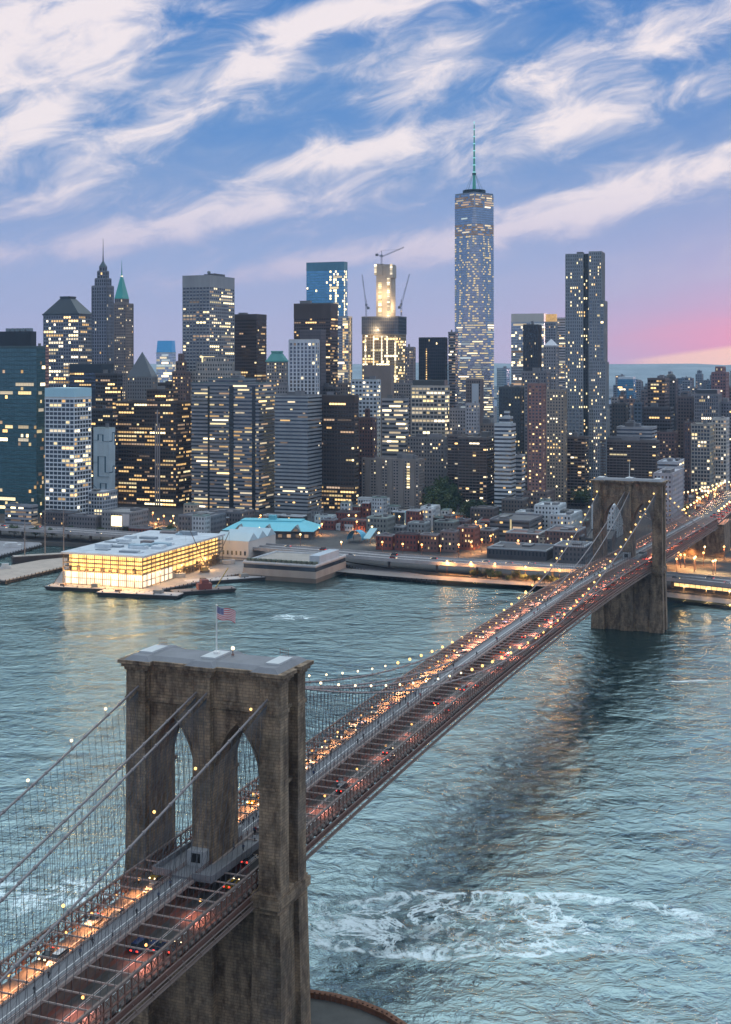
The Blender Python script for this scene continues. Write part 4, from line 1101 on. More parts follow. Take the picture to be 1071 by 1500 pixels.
B('white_block', 'low white grid office block in front of the beige apartment slab', 525, 565, 569.5, 732, 1259, 'grid', (.52, .55, .58), lit=.12, rt=2, fh=3.4, bw=2.6, hmax=3)
B('resid_tower', 'brown balconied apartment tower behind the dark trees, middle of the shore', 672, 713, 731, 642, 1320, 'resid', (.12, .10, .095), lit=.13, rt=2)
B('resid_tower', 'brown balconied apartment wing left of the middle shore apartment tower', 656, 676, 684, 638, 1350, 'resid', (.13, .105, .10), lit=.15, rt=2)
B('resid_tower', 'brown balconied apartment tower left of the far bridge tower', 820, 857, 862, 641, 1340, 'resid', (.12, .10, .095), lit=.22, rt=2)
B('resid_tower', 'broad brown balconied apartment slab rising above the far bridge tower', 862, 961, 965, 647, 1350, 'resid', (.125, .105, .10), lit=.13, rt=3)
B('white_block', 'light grey narrow block right of the middle shore apartment tower', 752, 764, 769, 668, 1300, 'ribbon', (.45, .46, .50), lit=.12, rt=1)
B('office_block', 'grey mid-rise below the white stepped apartment block', 729, 750, 754, 664, 1310, 'ribbon', (.20, .22, .24), lit=.12, rt=1)
# --- gap fillers further back ---
B('office_block', 'dim grey tower peeping out behind the lit attic block', 577, 602, 607, 562, 1620, 'stone', (.26, .25, .26), lit=.2, rt=1)
B('office_block', 'grey stepped tower below the left flank of the tallest tower', 659, 682, 688, 600, 1500, 'stone', (.26, .26, .29), lit=.35, rt=1)
B('office_block', 'brown office block at the foot of the tallest tower', 700, 732, 738, 622, 1480, 'stone', (.22, .19, .18), lit=.28, rt=1)
B('office_block', 'hazy blue block behind the blackish green tower', 728, 742, 747, 540, 2300, 'glass', (.3, .38, .5), lit=.15, rt=1, glass=GL_BLUE)
B('office_block', 'low dark tower between the teal glass tower and the white grid tower', 52, 64, 70, 575, 1400, 'dkstrip', (.05, .05, .06), lit=.05, rt=0)
B('office_block', 'dark block filling the gap behind the pale mural block', 133, 165, 171, 600, 1340, 'dkstrip', (.05, .05, .06), lit=.16, rt=1)
B('office_block', 'grey block behind the gap between concrete slab and banded block', 395, 425, 432, 566, 1420, 'stone', (.25, .25, .27), lit=.3, rt=1)
B('office_block', 'low dark block between the banded block and the amber-floored block', 458, 492, 498, 568, 1450, 'dkstrip', (.09, .085, .09), lit=.1, rt=2)
B('office_block', 'brown block at the foot of the blue glass tower', 492, 516, 520, 562, 1500, 'stone', (.20, .17, .16), lit=.25, rt=1)
B('office_block', 'dark brown block with rows of lights behind the amber office block', 226, 262, 284, 562, 1450, 'dkstrip', (.07, .055, .05), lit=.25, rt=1)
B('stone_tower', 'grey block behind the brick tower and beige apartment tower', 765, 800, 806, 545, 1480, 'stone', (.2, .2, .22), lit=.2, rt=1)
# --- right-hand city ---
B('dark_tower', 'dark square tower just right of the rippled tower', 897, 917, 921, 592, 1450, 'stone', (.09, .085, .085), lit=.06, rt=1)
B('glass_tower', 'distant blue glass block with a white roof cap near the right horizon', 905, 928, 932, 556, 2600, 'glass', (.10, .26, .42), lit=.08, glass=(.10, .30, .52), cap=('box', 552, (.6, .65, .7)), rt=0)
B('dark_tower', 'brown tower with lit rows left of the domed tower, right city', 949, 974, 980, 555, 1500, 'dkstrip', (.12, .10, .105), lit=.2, rt=1)
B('domed_tower', 'dark tower with a rounded dome top, right city', 973, 989, 993, 556, 1560, 'stone', (.10, .10, .12), lit=.08, cap=('dome', 547, (.05, .05, .06)), rt=0)
B('office_block', 'dark stepped block below the domed tower', 943, 982, 987, 598, 1440, 'dkstrip', (.075, .075, .085), lit=.08, rt=2)
B('office_block', 'wide grey low block in front of the dark square tower', 904, 955, 962, 627, 1370, 'ribbon', (.33, .34, .37), lit=.06, rt=4, hmax=7)
B('brick_block', 'brick block with warm lights right of the wide grey low block', 962, 988, 993, 634, 1420, 'stone', (.17, .11, .105), lit=.24, rt=1, pal=('warm', 'dim', 'yellow'))
B('brick_tower', 'pinkish brown brick tower with a stepped top near the right edge', 1043, 1063, 1068, 546, 1600, 'stone', (.24, .14, .15), lit=.12, tiers=((538, 4),), rt=0)
B('slab_tower', 'grey ribbed block left of the pinkish brick tower', 1018, 1052, 1057, 578, 1500, 'pier', (.22, .225, .25), lit=.06, cap=('box', 571, (.06, .065, .08)), rt=0)
B('brick_block', 'dull brown block left of the grey ribbed block, right city', 993, 1014, 1019, 582, 1530, 'stone', (.17, .14, .145), lit=.12, rt=1)
B('office_block', 'beige office block with rows of lit windows above the park trees', 1013, 1040, 1046, 622, 1400, 'grid', (.34, .32, .29), lit=.5, pal=('pale', 'yellow'), rt=1)
B('brick_block', 'dark brick block left of the beige lit office block', 1003, 1015, 1018, 620, 1410, 'stone', (.13, .09, .09), lit=.05, rt=1)
B('white_block', 'ornate pale stone block with arched floors at the right edge above the park', 1044, 1064, 1068, 614, 1430, 'grid', (.52, .51, .50), lit=.3, pal=('pale', 'pale', 'dim'), rt=1, bw=3)
B('office_block', 'grey block behind the ornate pale stone block', 1052, 1080, 1085, 590, 1520, 'stone', (.22, .21, .24), lit=.15, rt=1)
B('white_block', 'light grey flat-roofed block right behind the far bridge tower', 958, 984, 1001, 695, 1080, 'stone', (.40, .40, .44), lit=.03, rt=2, hmax=3, dep=60)
B('white_block', 'grey flat-roofed block with lit eaves above the far bridge tower, right', 964, 992, 1006, 678, 1200, 'ribbon', (.42, .45, .50), lit=.25, rt=3, hmax=3, dep=40)
# rows of small hazy blocks towards the horizon, each different in size and tint
rnd = random.Random(12)
tint = [((.20, .21, .24), 'grey'), ((.17, .14, .14), 'brown'), ((.30, .29, .30), 'pale'), ((.13, .17, .22), 'bluish'), ((.24, .17, .16), 'reddish')]
pos = ['beyond the dark square tower', 'beyond the wide grey low block', 'beyond the domed tower', 'left of the grey ribbed block', 'beyond the pinkish brick tower', 'beyond the tallest tower', 'beyond the blue glass block']
size = ['flat-topped', 'stepped', 'slim', 'broad', 'twin-roofed', 'narrow', 'squat']
i = 0
for row in range(4):
    D_ = (1750, 2150, 2900, 3900)[row]
    x_ = 893 + row * 3
    while x_ < 1085:
        w_ = rnd.uniform(7, 17); c, nm = tint[i % 5]
        yt = (588, 577, 563, 552)[row] + rnd.uniform(-9, 12)
        side = ('just right of the rippled tower' if x_ < 925 else 'left of the domed tower' if x_ < 960 else 'behind the domed tower' if x_ < 1000 else 'left of the pinkish brick tower' if x_ < 1040 else 'at the right edge')
        dist = ('nearest hazy row', 'second hazy row', 'third hazy row', 'farthest hazy row')[row]
        B('distant_block', f'{size[(i * 3 + row) % 7]} {nm} block {dist}, {side}', x_, x_ + w_ * .8, x_ + w_, yt, D_, 'stone', c, lit=.10, rt=1, fh=5, bw=6, tiers=(((yt - 5, 4),) if i % 3 == 1 else ()), pal=('warm', 'pale', 'dim', 'yellow'))
        x_ += w_ + rnd.uniform(-2, 5); i += 1
# ---------------------------------------------------------------- waterfront
def Dg(py, z=3.0): return (H - z) * F / (py - PY)
def low(name, label, x0, xc, x1, yt, yb, wall, roofcol=None, style='stone', **kw):
    return B(name, label, x0, xc, x1, yt, Dg(yb), style, wall, roofcol=roofcol, fh=kw.pop('fh', 3.4), bw=kw.pop('bw', 2.8), blank=.9, hmax=kw.pop('hmax', 2.2), **kw)
CYAN = (.16, .48, .58); RED = (.20, .065, .055); PALEC = (.52, .56, .58)
r, a, b, z = low('office_block', 'low grey block with a glowing yellow wall panel below the white grid tower', 150, 190, 208, 752, 782, (.24, .24, .25), (.3, .3, .31), lit=.02, faces=(0,), dep=30)
m_ = MB(); m_.box(-a * .15, a * .22, -b / 2 - .8, -b / 2 - .5, z * .35, z * .85); m_.obj('lit_panel', LIT['yellow'], r)
m_ = MB(); m_.box(a * .25, a * .5, -b / 2 - .8, -b / 2 - .5, z * .1, z * .95); m_.obj('pale_panel', wallmat((.6, .56, .55)), r)
low('white_block', 'small pale office block at the foot of the white grid tower', 118, 150, 184, 722, 764, (.42, .45, .5), lit=.1, style='grid', dep=24)
low('office_block', 'grey low block left of the yellow panel block by the highway', 100, 140, 152, 758, 780, (.16, .15, .16), (.2, .2, .22), lit=.05)
low('warehouse', 'dark low shed with a grey roof behind the left end of the highway', 62, 104, 116, 752, 772, (.12, .10, .10), (.16, .17, .19), lit=.04)
low('office_block', 'glazed low pavilion with bright storeys under the teal glass tower', 8, 46, 52, 742, 768, (.3, .32, .36), lit=.6, style='ribbon')
low('warehouse', 'grey plant-roofed block left of the cyan market roof', 262, 306, 330, 758, 782, (.17, .17, .19), (.19, .20, .23), lit=.04, rt=5)
low('warehouse', 'dark block with a slatted roof behind the cyan market roof', 300, 352, 372, 752, 774, (.14, .13, .14), (.16, .16, .18), lit=.06, rt=2)
low('white_block', 'tiny pale house right of the cyan market roof', 462, 486, 490, 757, 774, (.50, .58, .62), lit=.08)
low('brick_house', 'long red brick house behind the blue tent roof', 500, 535, 545, 764, 779, RED, (.14, .13, .14), lit=.08, pal=('warm', 'yellow'))
low('brick_house', 'pale green-roofed house behind the red brick row', 538, 566, 578, 760, 784, (.2, .21, .2), (.34, .40, .38), lit=.1)
low('brick_house', 'short red brick house at the left end of the brick row', 552, 574, 579, 786, 806, RED, (.28, .29, .31), lit=.2, pal=('warm', 'yellow', 'warm'))
low('brick_house', 'red brick house with a dark arched parapet in the brick row', 580, 610, 614, 784, 808, (.17, .055, .05), (.10, .09, .10), lit=.12, pal=('warm', 'dim'))
low('brick_house', 'brown brick house in the middle of the brick row', 616, 640, 645, 785, 809, (.19, .10, .085), (.26, .26, .28), lit=.22, pal=('warm', 'yellow'))
low('brick_house', 'grey-fronted house right of the middle of the brick row', 646, 667, 671, 780, 809, (.21, .15, .14), (.2, .2, .22), lit=.32, pal=('warm', 'yellow', 'warm'))
low('brick_house', 'corner red brick house glowing orange at the right end of the brick row', 671, 694, 702, 774, 806, (.26, .10, .075), (.2, .18, .19), lit=.30, pal=('warm', 'warm', 'yellow'))
low('brick_house', 'grey flat-roofed house behind the brown brick house', 598, 622, 630, 768, 790, (.22, .24, .25), (.30, .34, .36), lit=.06)
low('white_block', 'pale cyan-roofed hall behind the brick row', 594, 622, 640, 752, 773, (.44, .54, .56), CYAN, lit=.03, dep=22)
low('white_block', 'taller white cube attached to the pale cyan-roofed hall', 617, 634, 644, 744, 774, PALEC, PALEC, lit=.04)
low('brick_house', 'dull green-roofed long house right of the white cube', 636, 664, 672, 766, 788, (.16, .17, .17), (.24, .29, .28), lit=.1)
low('brick_house', 'dark brick house between green roof and orange street', 655, 682, 690, 764, 785, (.14, .08, .075), (.18, .17, .19), lit=.15, pal=('warm', 'dim'))
r, a, b, z = low('parking_block', 'dark grey car park block with a vertical strip of yellow light', 718, 775, 795, 764, 792, (.13, .13, .14), (.20, .20, .22), lit=.12, style='ribbon', pal=('warm', 'dim'))
m_ = MB(); m_.box(a * .02, a * .06, -b / 2 - .8, -b / 2 - .5, 1, z + 1); m_.obj('lit_strip', LIT['yellow'], r)
low('white_block', 'white modern school block with a lit ground floor by the far bridge tower', 784, 818, 838, 742, 782, (.58, .62, .65), (.55, .60, .63), lit=.0, faces=(0,), dep=26)
low('white_block', 'lower white wing right of the white modern school block', 806, 836, 852, 756, 786, (.52, .56, .60), (.5, .54, .57), lit=.08)
low('white_block', 'small white block seen through the far bridge tower archway', 868, 900, 925, 742, 790, (.62, .68, .72), (.60, .66, .70), lit=.0, faces=())
low('white_block', 'white terrace block with lit band left of the white school block', 756, 782, 790, 752, 778, (.52, .55, .58), (.48, .52, .54), lit=.2, style='ribbon')
low('brick_house', 'long brick terrace with even windows in front of the white terrace block', 742, 790, 800, 783, 806, (.17, .095, .085), (.46, .50, .53), lit=.2, pal=('warm', 'pale', 'yellow'))
low('brick_house', 'brick warehouse with lit windows left of the far bridge tower', 800, 845, 862, 780, 812, (.16, .10, .09), (.34, .37, .40), lit=.22, pal=('warm', 'yellow'), dep=30)
low('warehouse', 'long low dark shed with a pale roof beside the highway', 715, 800, 838, 808, 822, (.075, .075, .085), (.40, .43, .46), lit=.02, dep=34)
low('warehouse', 'pale-roofed annex right of the long low dark shed', 812, 856, 872, 802, 826, (.12, .12, .13), (.45, .48, .52), lit=.05, dep=26)
low('brick_house', 'grey roof house at the street corner right of the orange street', 702, 722, 730, 778, 800, (.15, .12, .12), (.3, .31, .33), lit=.14, pal=('warm',))
low('brick_house', 'dark red house in front of the amber-floored office block', 493, 520, 528, 752, 766, RED, (.15, .14, .15), lit=.1)
low('brick_house', 'brown mid-rise house left of the far bridge tower trees', 768, 800, 812, 722, 760, (.17, .13, .12), lit=.15)
low('brick_house', 'low brown house below the pale light grey narrow block', 736, 766, 774, 733, 764, (.13, .11, .10), (.2, .2, .2), lit=.12)
low('brick_house', 'low dark house hidden among the trees under the apartment towers', 690, 722, 730, 746, 772, (.11, .09, .085), (.16, .16, .17), lit=.1)

# the packed small houses between the landmarks: every one its own size, walls and roof
rnd2 = random.Random(41)
WALLS = [('red brick', RED), ('brown brick', (.17, .105, .085)), ('grey', (.22, .22, .23)), ('cream', (.42, .37, .31)), ('white', (.5, .53, .56)), ('dark', (.08, .075, .075))]
ROOFS = [('white-roofed', (.62, .66, .70)), ('pale-roofed', (.48, .51, .54)), ('tar-roofed', (.08, .08, .085)), ('green-roofed', (.24, .31, .29)), ('grey-roofed', (.24, .25, .27))]
SHAPE = [('small', 11, 9), ('long', 24, 8), ('narrow', 7, 12), ('squat', 14, 5), ('tall', 10, 18)]
for (xa, xb, ya, yb, where) in ((566, 700, 776, 781, 'in the row behind the red brick row'), (575, 660, 764, 768, 'in the second row behind the brick row'), (430, 500, 770, 780, 'right of the cyan market roof'),
                                (180, 290, 786, 792, 'behind the pavilion by the highway'), (700, 790, 776, 781, 'around the dark car park block'), (790, 866, 806, 814, 'in front of the white school block'),
                                (700, 800, 762, 767, 'between the car park block and the apartment towers'), (270, 420, 770, 774, 'behind the cyan market roof'), (500, 620, 756, 760, 'below the white grid office block'), (790, 862, 770, 776, 'behind the white school block'),
                                (985, 1060, 742, 752, 'beside the approach viaduct')):
    x_ = xa; used = set()
    while x_ < xb:
        for _ in range(60):
            (sn, sw, sh_), (wn, wc), (rn_, rc) = rnd2.choice(SHAPE), rnd2.choice(WALLS), rnd2.choice(ROOFS)
            if (sn, wn, rn_) not in used: break
        used.add((sn, wn, rn_)); yb_ = rnd2.uniform(ya, yb); D_ = Dg(yb_); w_ = sw * F / D_ * rnd2.uniform(.9, 1.2); ht_ = sh_ * rnd2.uniform(.85, 1.15)
        lit_ = rnd2.choice((.08, .15, .25, .4))
        low('brick_house' if 'brick' in wn else 'small_house', f'{sn} {rn_} {wn} house {where}', x_, x_ + w_ * .85, x_ + w_, PY + (H - 3 - ht_) * F / D_, yb_, wc, rc, lit=lit_, pal=('warm', 'yellow', 'warm', 'dim'), rt=rnd2.choice((0, 1, 2)), theta=R(rnd2.choice((14, 22, 22, 30))))
        x_ += w_ + rnd2.uniform(.5, 5)
# market hall with the cyan roof
c = onz(397, 789, 3); r = empty('market_hall', (c.x, c.y + 22, 3), -R(8), 'low market hall with a broad bright cyan hipped roof and small gables', 'building')
m_ = MB(); m_.box(-37, 37, -20, 20, 0, 5.5); m_.box(-39, 39, -22, 22, 5.5, 6.3); m_.obj('wall', wallmat((.10, .09, .09)), r)
m_ = MB(); m_.prism(rect(-39, 39, -22, 22), 6.35, 12.5, 0, rect(-26, 26, -8, 8)); m_.box(-26, 26, -8, 8, 12.4, 13.4); m_.obj('roof', wallmat((.15, .55, .66), .5, .12), r)
m_ = MB(); m_.box(-3, 3, -3, 3, 13, 17); m_.obj('roof_lantern', wallmat((.14, .42, .5)), r)
for x_ in (-24, 0, 24):
    m_ = MB(); m_.add([(x_ - 4.5, -22.6, 6.2), (x_ + 4.5, -22.6, 6.2), (x_, -22.6, 11), (x_ - 4.5, -14, 6.2), (x_ + 4.5, -14, 6.2), (x_, -12, 11)], [(0, 1, 2), (0, 2, 5, 3), (1, 4, 5, 2)])
    g_ = m_.obj('gable', wallmat((.20, .23, .24)), r)
    m_ = MB(); m_.box(x_ - 1.6, x_ + 1.6, -22.9, -22.62, 6.6, 8.4); m_.obj('lit_window', LIT['dim'], g_)
for k in range(10):
    m_ = MB(); x_ = -34 + k * 7.4; m_.box(x_ - 1.6, x_ + 1.6, -20.3, -20.02, 1, 3.6); m_.obj('shop_window', LIT['dim'], r)
# two small tent roofs
for (px, py, w_, lb, c_) in ((519, 795, 13, 'bright blue rounded tent roof beside the brick row', (.10, .42, .62)), (537, 796, 9, 'slanted pale cyan roof next to the blue tent', (.32, .56, .62))):
    c = onz(px, py, 3); r = empty('market_tent', c, -R(20), lb, 'tent')
    m_ = MB()
    if w_ > 10:
        n_ = 10; vs = []
        for i in range(n_ + 1):
            a_ = math.pi * i / n_; vs += [(-w_ / 2 * math.cos(a_), 0, 2 + 8 * math.sin(a_)), (-w_ / 2 * math.cos(a_), 13, 2 + 7 * math.sin(a_))]
        m_.add(vs, [(2 * i, 2 * i + 2, 2 * i + 3, 2 * i + 1) for i in range(n_)])
    else: m_.add([(-3, 0, 4), (3, 0, 4), (5, 12, 11), (-1, 12, 11), (-3, 0, 3.7), (3, 0, 3.7), (5, 12, 10.7), (-1, 12, 10.7)], [(0, 1, 2, 3), (7, 6, 5, 4), (0, 4, 5, 1), (1, 5, 6, 2), (2, 6, 7, 3), (3, 7, 4, 0)])
    m_.obj('canopy', wallmat(c_, .5, .1), r)
    m_ = MB()
    for sx_ in (-1, 1):
        for y_ in (.5, 11): m_.tube([(sx_ * w_ * .36, y_, 0), (sx_ * w_ * .36, y_, 4)], .2, 5)
    m_.obj('post', M_STEEL, r)

# the glowing pier pavilion
C = onz(209, 863, 2.0); th = R(20); L_, W_ = 60.0, 118.0
ctr = Vector((C.x, C.y)) + Vector((-math.cos(th), math.sin(th))) * L_ / 2 + Vector((math.sin(th), math.cos(th))) * W_ / 2
r = empty('pier_pavilion', (ctr.x, ctr.y, 2.2), -th, 'glass-walled pier pavilion under construction, glowing gold, with a pale flat roof', 'building')
hx, hy, ht = L_ / 2, W_ / 2, 20.0
M_GOLD = emitmat('golden_interior', (1, .56, .17), 2.4, .75, sample=True, scale=.16)
M_PALEGLOW = emitmat('pale_lit_sheeting', (1, .80, .58), 1.7, .35, sample=True, scale=.13)
M_SOFFIT = emitmat('lit_ceiling', (1, .55, .20), .9, .6, scale=.2)
M_FRAME = wallmat((.10, .085, .07))
rn2 = random.Random(3)
m_ = MB(); m_.box(-hx + 3, hx - 3, -hy + 3, hy - 3, 9, ht - .8); m_.obj('lit_interior', M_GOLD, r)
m_ = MB(); m_.box(-hx + 1.2, hx - 1.2, -hy + 1.2, -hy + 44, .4, 8.6); m_.obj('lit_sheeting', M_PALEGLOW, r)
m_ = MB(); m_.box(-hx + 2.2, hx - 4, -hy + 44.1, hy - 2, .4, 8.6); m_.obj('lit_interior', M_GOLD, r)
for k in range(16):
    y_ = -hy + 48 + k * 4.2; m_ = MB(); m_.box(hx - 3.6, hx - 1.2, y_, y_ + rn2.uniform(1, 2.6), .4, rn2.uniform(2, 7)); m_.obj('stacked_material', wallmat((.14, .10, .07)), r)
for k in range(9):
    x_ = -hx + 4 + k * 6; m_ = MB(); m_.box(x_, x_ + rn2.uniform(1, 3), -hy + .8, -hy + 1.6, 9.2, 9.2 + rn2.uniform(1, 3.5)); m_.obj('stacked_material', wallmat((.14, .10, .07)), r)
m_ = MB()
for k, z_ in enumerate((0, 8.8, 14.2)): m_.box(-hx, hx, -hy, hy, z_ - .3, z_ + .35)
m_.obj('floor_slab', wallmat((.26, .21, .15)), r)
for k in range(11):
    x_ = -hx + L_ * k / 10; m_ = MB(); m_.box(x_ - .22, x_ + .22, -hy - .15, -hy + .35, 0, ht); m_.obj('column', M_FRAME, r)
for k in range(21):
    y_ = -hy + W_ * k / 20; m_ = MB(); m_.box(hx - .35, hx + .15, y_ - .22, y_ + .22, 0, ht); m_.obj('column', M_FRAME, r)
m_ = MB()
for z_ in (4.4, 11.6, 17): m_.box(-hx - .05, hx + .05, -hy - .05, hy + .05, z_ - .1, z_ + .1)
for k in range(41): x_ = -hx + L_ * k / 40; m_.box(x_ - .06, x_ + .06, -hy - .04, -hy + .1, .2, ht)
for k in range(61): y_ = -hy + W_ * k / 60; m_.box(hx - .1, hx + .04, y_ - .06, y_ + .06, .2, ht)
m_.obj('scaffolding', M_FRAME, r)
m_ = MB(); m_.box(-hx - 1.2, hx + 1.2, -hy - 1.2, hy + 1.2, ht, ht + 1.3); m_.obj('roof', wallmat((.50, .55, .60), .7, .45, .1), r)
for k in range(26):
    x_, y_ = rn2.uniform(-hx + 6, hx - 6), rn2.uniform(-hy + 8, hy - 6); s_ = rn2.uniform(1, 7)
    m_ = MB(); m_.box(x_ - s_, x_ + s_, y_ - 2.5, y_ + 2.5, ht + 1.2, ht + rn2.uniform(1.9, 4.0)); m_.obj('roof_plant', wallmat(rn2.choice([(.34, .45, .52), (.26, .30, .34), (.58, .63, .67), (.2, .17, .17)])), r)
for k, (x_, y_) in enumerate([(-hx + 6, -hy - 2.2), (-hx + 22, -hy - 2.2), (-hx + 38, -hy - 2.2), (hx - 5, -hy - 2.2), (hx + 2.2, -hy + 20), (hx + 2.2, -hy + 50), (hx + 2.2, -hy + 85)]):
    q_ = Vector((ctr.x, ctr.y, 2.2)) + Matrix.Rotation(-th, 3, 'Z') @ Vector((x_, y_, 0))
    wl = empty('reflection_lamp', q_, -th, 'site work lamp on a stand in front of the glowing pavilion', 'work lamp', 'work lamps around the pavilion')  # lamps added to throw gold reflections on the water
    m_ = MB(); m_.tube([(0, 0, 0), (0, 0, 8.0)], .12, 6); m_.obj('pole', M_FRAME, wl)
    m_ = MB(); m_.box(-.6, .6, -.3, .3, 8.0, 8.7); m_.obj('lamp_head', LIT['yellow'], wl)
    l_ = bpy.data.lights.new('lamp_light', 'POINT'); l_.energy = 30000 if k < 4 else 18000; l_.color = (1, .54, .20); l_.shadow_soft_size = .7
    lo = bpy.data.objects.new('lamp_light', l_); COL.objects.link(lo); lo.parent = wl; lo.location = (0, -.6, 7.6)
# pier decks
def deck(name, label, px, h=2.2, col=(.20, .19, .18), z0=-.8, cat='pier'):
    pts = [onz(x, y, h)[:2] for x, y in px]; cx = sum(p[0] for p in pts) / len(pts); cy = sum(p[1] for p in pts) / len(pts)
    r = empty(name, (cx, cy, 0), 0, label, cat); loc = [(p[0] - cx, p[1] - cy) for p in pts]
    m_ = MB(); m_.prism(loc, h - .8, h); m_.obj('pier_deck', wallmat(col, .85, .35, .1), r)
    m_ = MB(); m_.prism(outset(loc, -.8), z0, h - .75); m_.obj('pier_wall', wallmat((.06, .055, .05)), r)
    m_ = MB()
    for (a, b) in zip(loc, loc[1:] + loc[:1]):
        n_ = max(2, int((Vector(b) - Vector(a)).length / 4))
        for k in range(n_): q = Vector(a).lerp(Vector(b), k / n_); m_.tube([(q.x, q.y, -1), (q.x, q.y, h + .5)], .3, 5)
    m_.obj('piling', wallmat((.09, .075, .06)), r); return r
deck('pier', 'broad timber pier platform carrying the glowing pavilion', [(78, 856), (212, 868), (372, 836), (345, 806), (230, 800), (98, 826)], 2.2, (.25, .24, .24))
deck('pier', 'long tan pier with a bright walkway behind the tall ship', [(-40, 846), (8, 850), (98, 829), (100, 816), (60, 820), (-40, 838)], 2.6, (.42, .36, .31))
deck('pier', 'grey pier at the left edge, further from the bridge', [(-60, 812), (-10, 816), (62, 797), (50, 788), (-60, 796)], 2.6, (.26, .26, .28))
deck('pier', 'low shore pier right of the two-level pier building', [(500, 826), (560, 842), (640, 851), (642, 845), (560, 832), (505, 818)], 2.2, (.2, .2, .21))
# two-level pier building
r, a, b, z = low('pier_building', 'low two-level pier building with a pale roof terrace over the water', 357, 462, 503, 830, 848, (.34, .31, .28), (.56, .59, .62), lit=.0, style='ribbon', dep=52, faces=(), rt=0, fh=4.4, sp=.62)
m_ = MB()
for k in range(14): x_ = -a / 2 + a * (k + .5) / 14; m_.box(x_ - 1.3, x_ + 1.3, -b / 2 + 3, -b / 2 + 6, z, z + 2.4)
m_.obj('roof_planter', wallmat((.10, .12, .09)), r)
m_ = MB()
for k in range(30): x_ = -a / 2 + a * k / 29; m_.box(x_ - .07, x_ + .07, -b / 2 - .3, -b / 2 - .2, z, z + 2.2)
m_.box(-a / 2, a / 2, -b / 2 - .3, -b / 2 - .2, z + 2.1, z + 2.25); m_.obj('railing', M_FRAME, r)
m_ = MB(); m_.box(a / 2 - 8, a / 2 - .5, -b / 2 + 8, b / 2 - 10, z, z + 6); m_.obj('stair_house', wallmat((.42, .48, .54)), r)
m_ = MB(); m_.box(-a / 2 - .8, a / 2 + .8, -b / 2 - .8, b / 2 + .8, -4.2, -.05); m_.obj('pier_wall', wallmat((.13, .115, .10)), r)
# white shed with three gables
C = onz(364, 820, 3); th = R(22); r = empty('gabled_shed', (C.x, C.y, 2.5), -th, 'long white shed with three gables, right of the glowing pavilion', 'building')
m_ = MB(); m_.box(-27, 0, 0, 46, 0, 14); m_.obj('wall', wallmat((.66, .60, .55), .8, .1), r)
for k in range(3):
    y0 = 46 * k / 3; y1 = 46 * (k + 1) / 3; m_ = MB()
    m_.add([(-27.4, y0, 14.02), (.4, y0, 14.02), (.4, (y0 + y1) / 2, 19.5), (-27.4, (y0 + y1) / 2, 19.5), (-27.4, y1, 14.02), (.4, y1, 14.02)], [(0, 1, 2, 3), (3, 2, 5, 4), (1, 5, 2), (0, 3, 4)])
    m_.obj('gable_roof', wallmat((.46, .60, .66), .6, .1), r)
for k in range(7):
    m_ = MB(); x_ = -24.5 + k * 3.6; m_.box(x_ - .7, x_ + .7, -.12, .05, 3.5, 6.5); m_.obj('window', glassmat((.10, .11, .12)), r)
m_ = MB(); m_.box(-27.3, .3, -.25, 46.2, 1.0, 1.8); m_.obj('plinth', wallmat((.3, .27, .25)), r)

# elevated riverside highway
HWP = [(-60, 766), (0, 771), (100, 776), (200, 783), (300, 793), (400, 801), (500, 809), (570, 815), (640, 820), (760, 827), (860, 832), (985, 843), (1110, 856)]
HW = [onz(x, y, 11.0) for x, y in HWP]
r = empty('elevated_highway', (0, 0, 0), 0, 'long elevated riverside highway on steel columns along the far shore', 'highway')
def ribbon(mb, pts, o0, o1, z0, z1, m=0):
    vs = []
    for i, p in enumerate(pts):
        d = (pts[min(i + 1, len(pts) - 1)] - pts[max(i - 1, 0)]).normalized(); nn = Vector((d.y, -d.x, 0))
        a_, b_ = p + nn * o0, p + nn * o1
        vs += [(a_.x, a_.y, p.z + z0), (b_.x, b_.y, p.z + z0), (b_.x, b_.y, p.z + z1), (a_.x, a_.y, p.z + z1)]
    k = len(pts); mb.add(vs, [(4 * i + j, 4 * i + (j + 1) % 4, 4 * i + 4 + (j + 1) % 4, 4 * i + 4 + j) for i in range(k - 1) for j in range(4)] + [(3, 2, 1, 0), (4 * k - 4, 4 * k - 3, 4 * k - 2, 4 * k - 1)], m)
m_ = MB(); ribbon(m_, HW, -11, 11, -1.0, -.6); m_.obj('deck', wallmat((.23, .22, .23), .7), r)
m_ = MB(); ribbon(m_, HW, -11.4, -11, -1.6, .5); ribbon(m_, HW, 11, 11.4, -1.8, .5); ribbon(m_, HW, -.3, .3, -.6, .3); m_.obj('parapet', wallmat((.36, .35, .36)), r)
m_ = MB()
for o_ in (-7, -3.6, 3.6, 7): ribbon(m_, HW, o_ - .12, o_ + .12, -.6, -.58)
m_.obj('lane_marking', M_WHITE, r)
cm = MB(); cm.box(-.7, .7, -.7, .7, -8.2, -1); cm.box(-1.1, 1.1, -9, 9, -2.0, -1.05); cme = cm.mesh('column', wallmat((.15, .14, .14)))
tot = []
for p, q in zip(HW[:-1], HW[1:]):
    n_ = max(1, int((q - p).length / 22))
    for k in range(n_): tot.append((p.lerp(q, k / n_), math.atan2((q - p).y, (q - p).x)))
for p, a_ in tot[:100]:
    o = bpy.data.objects.new('column', cme); COL.objects.link(o); o.parent = r; o.location = p; o.rotation_euler = (0, 0, a_)
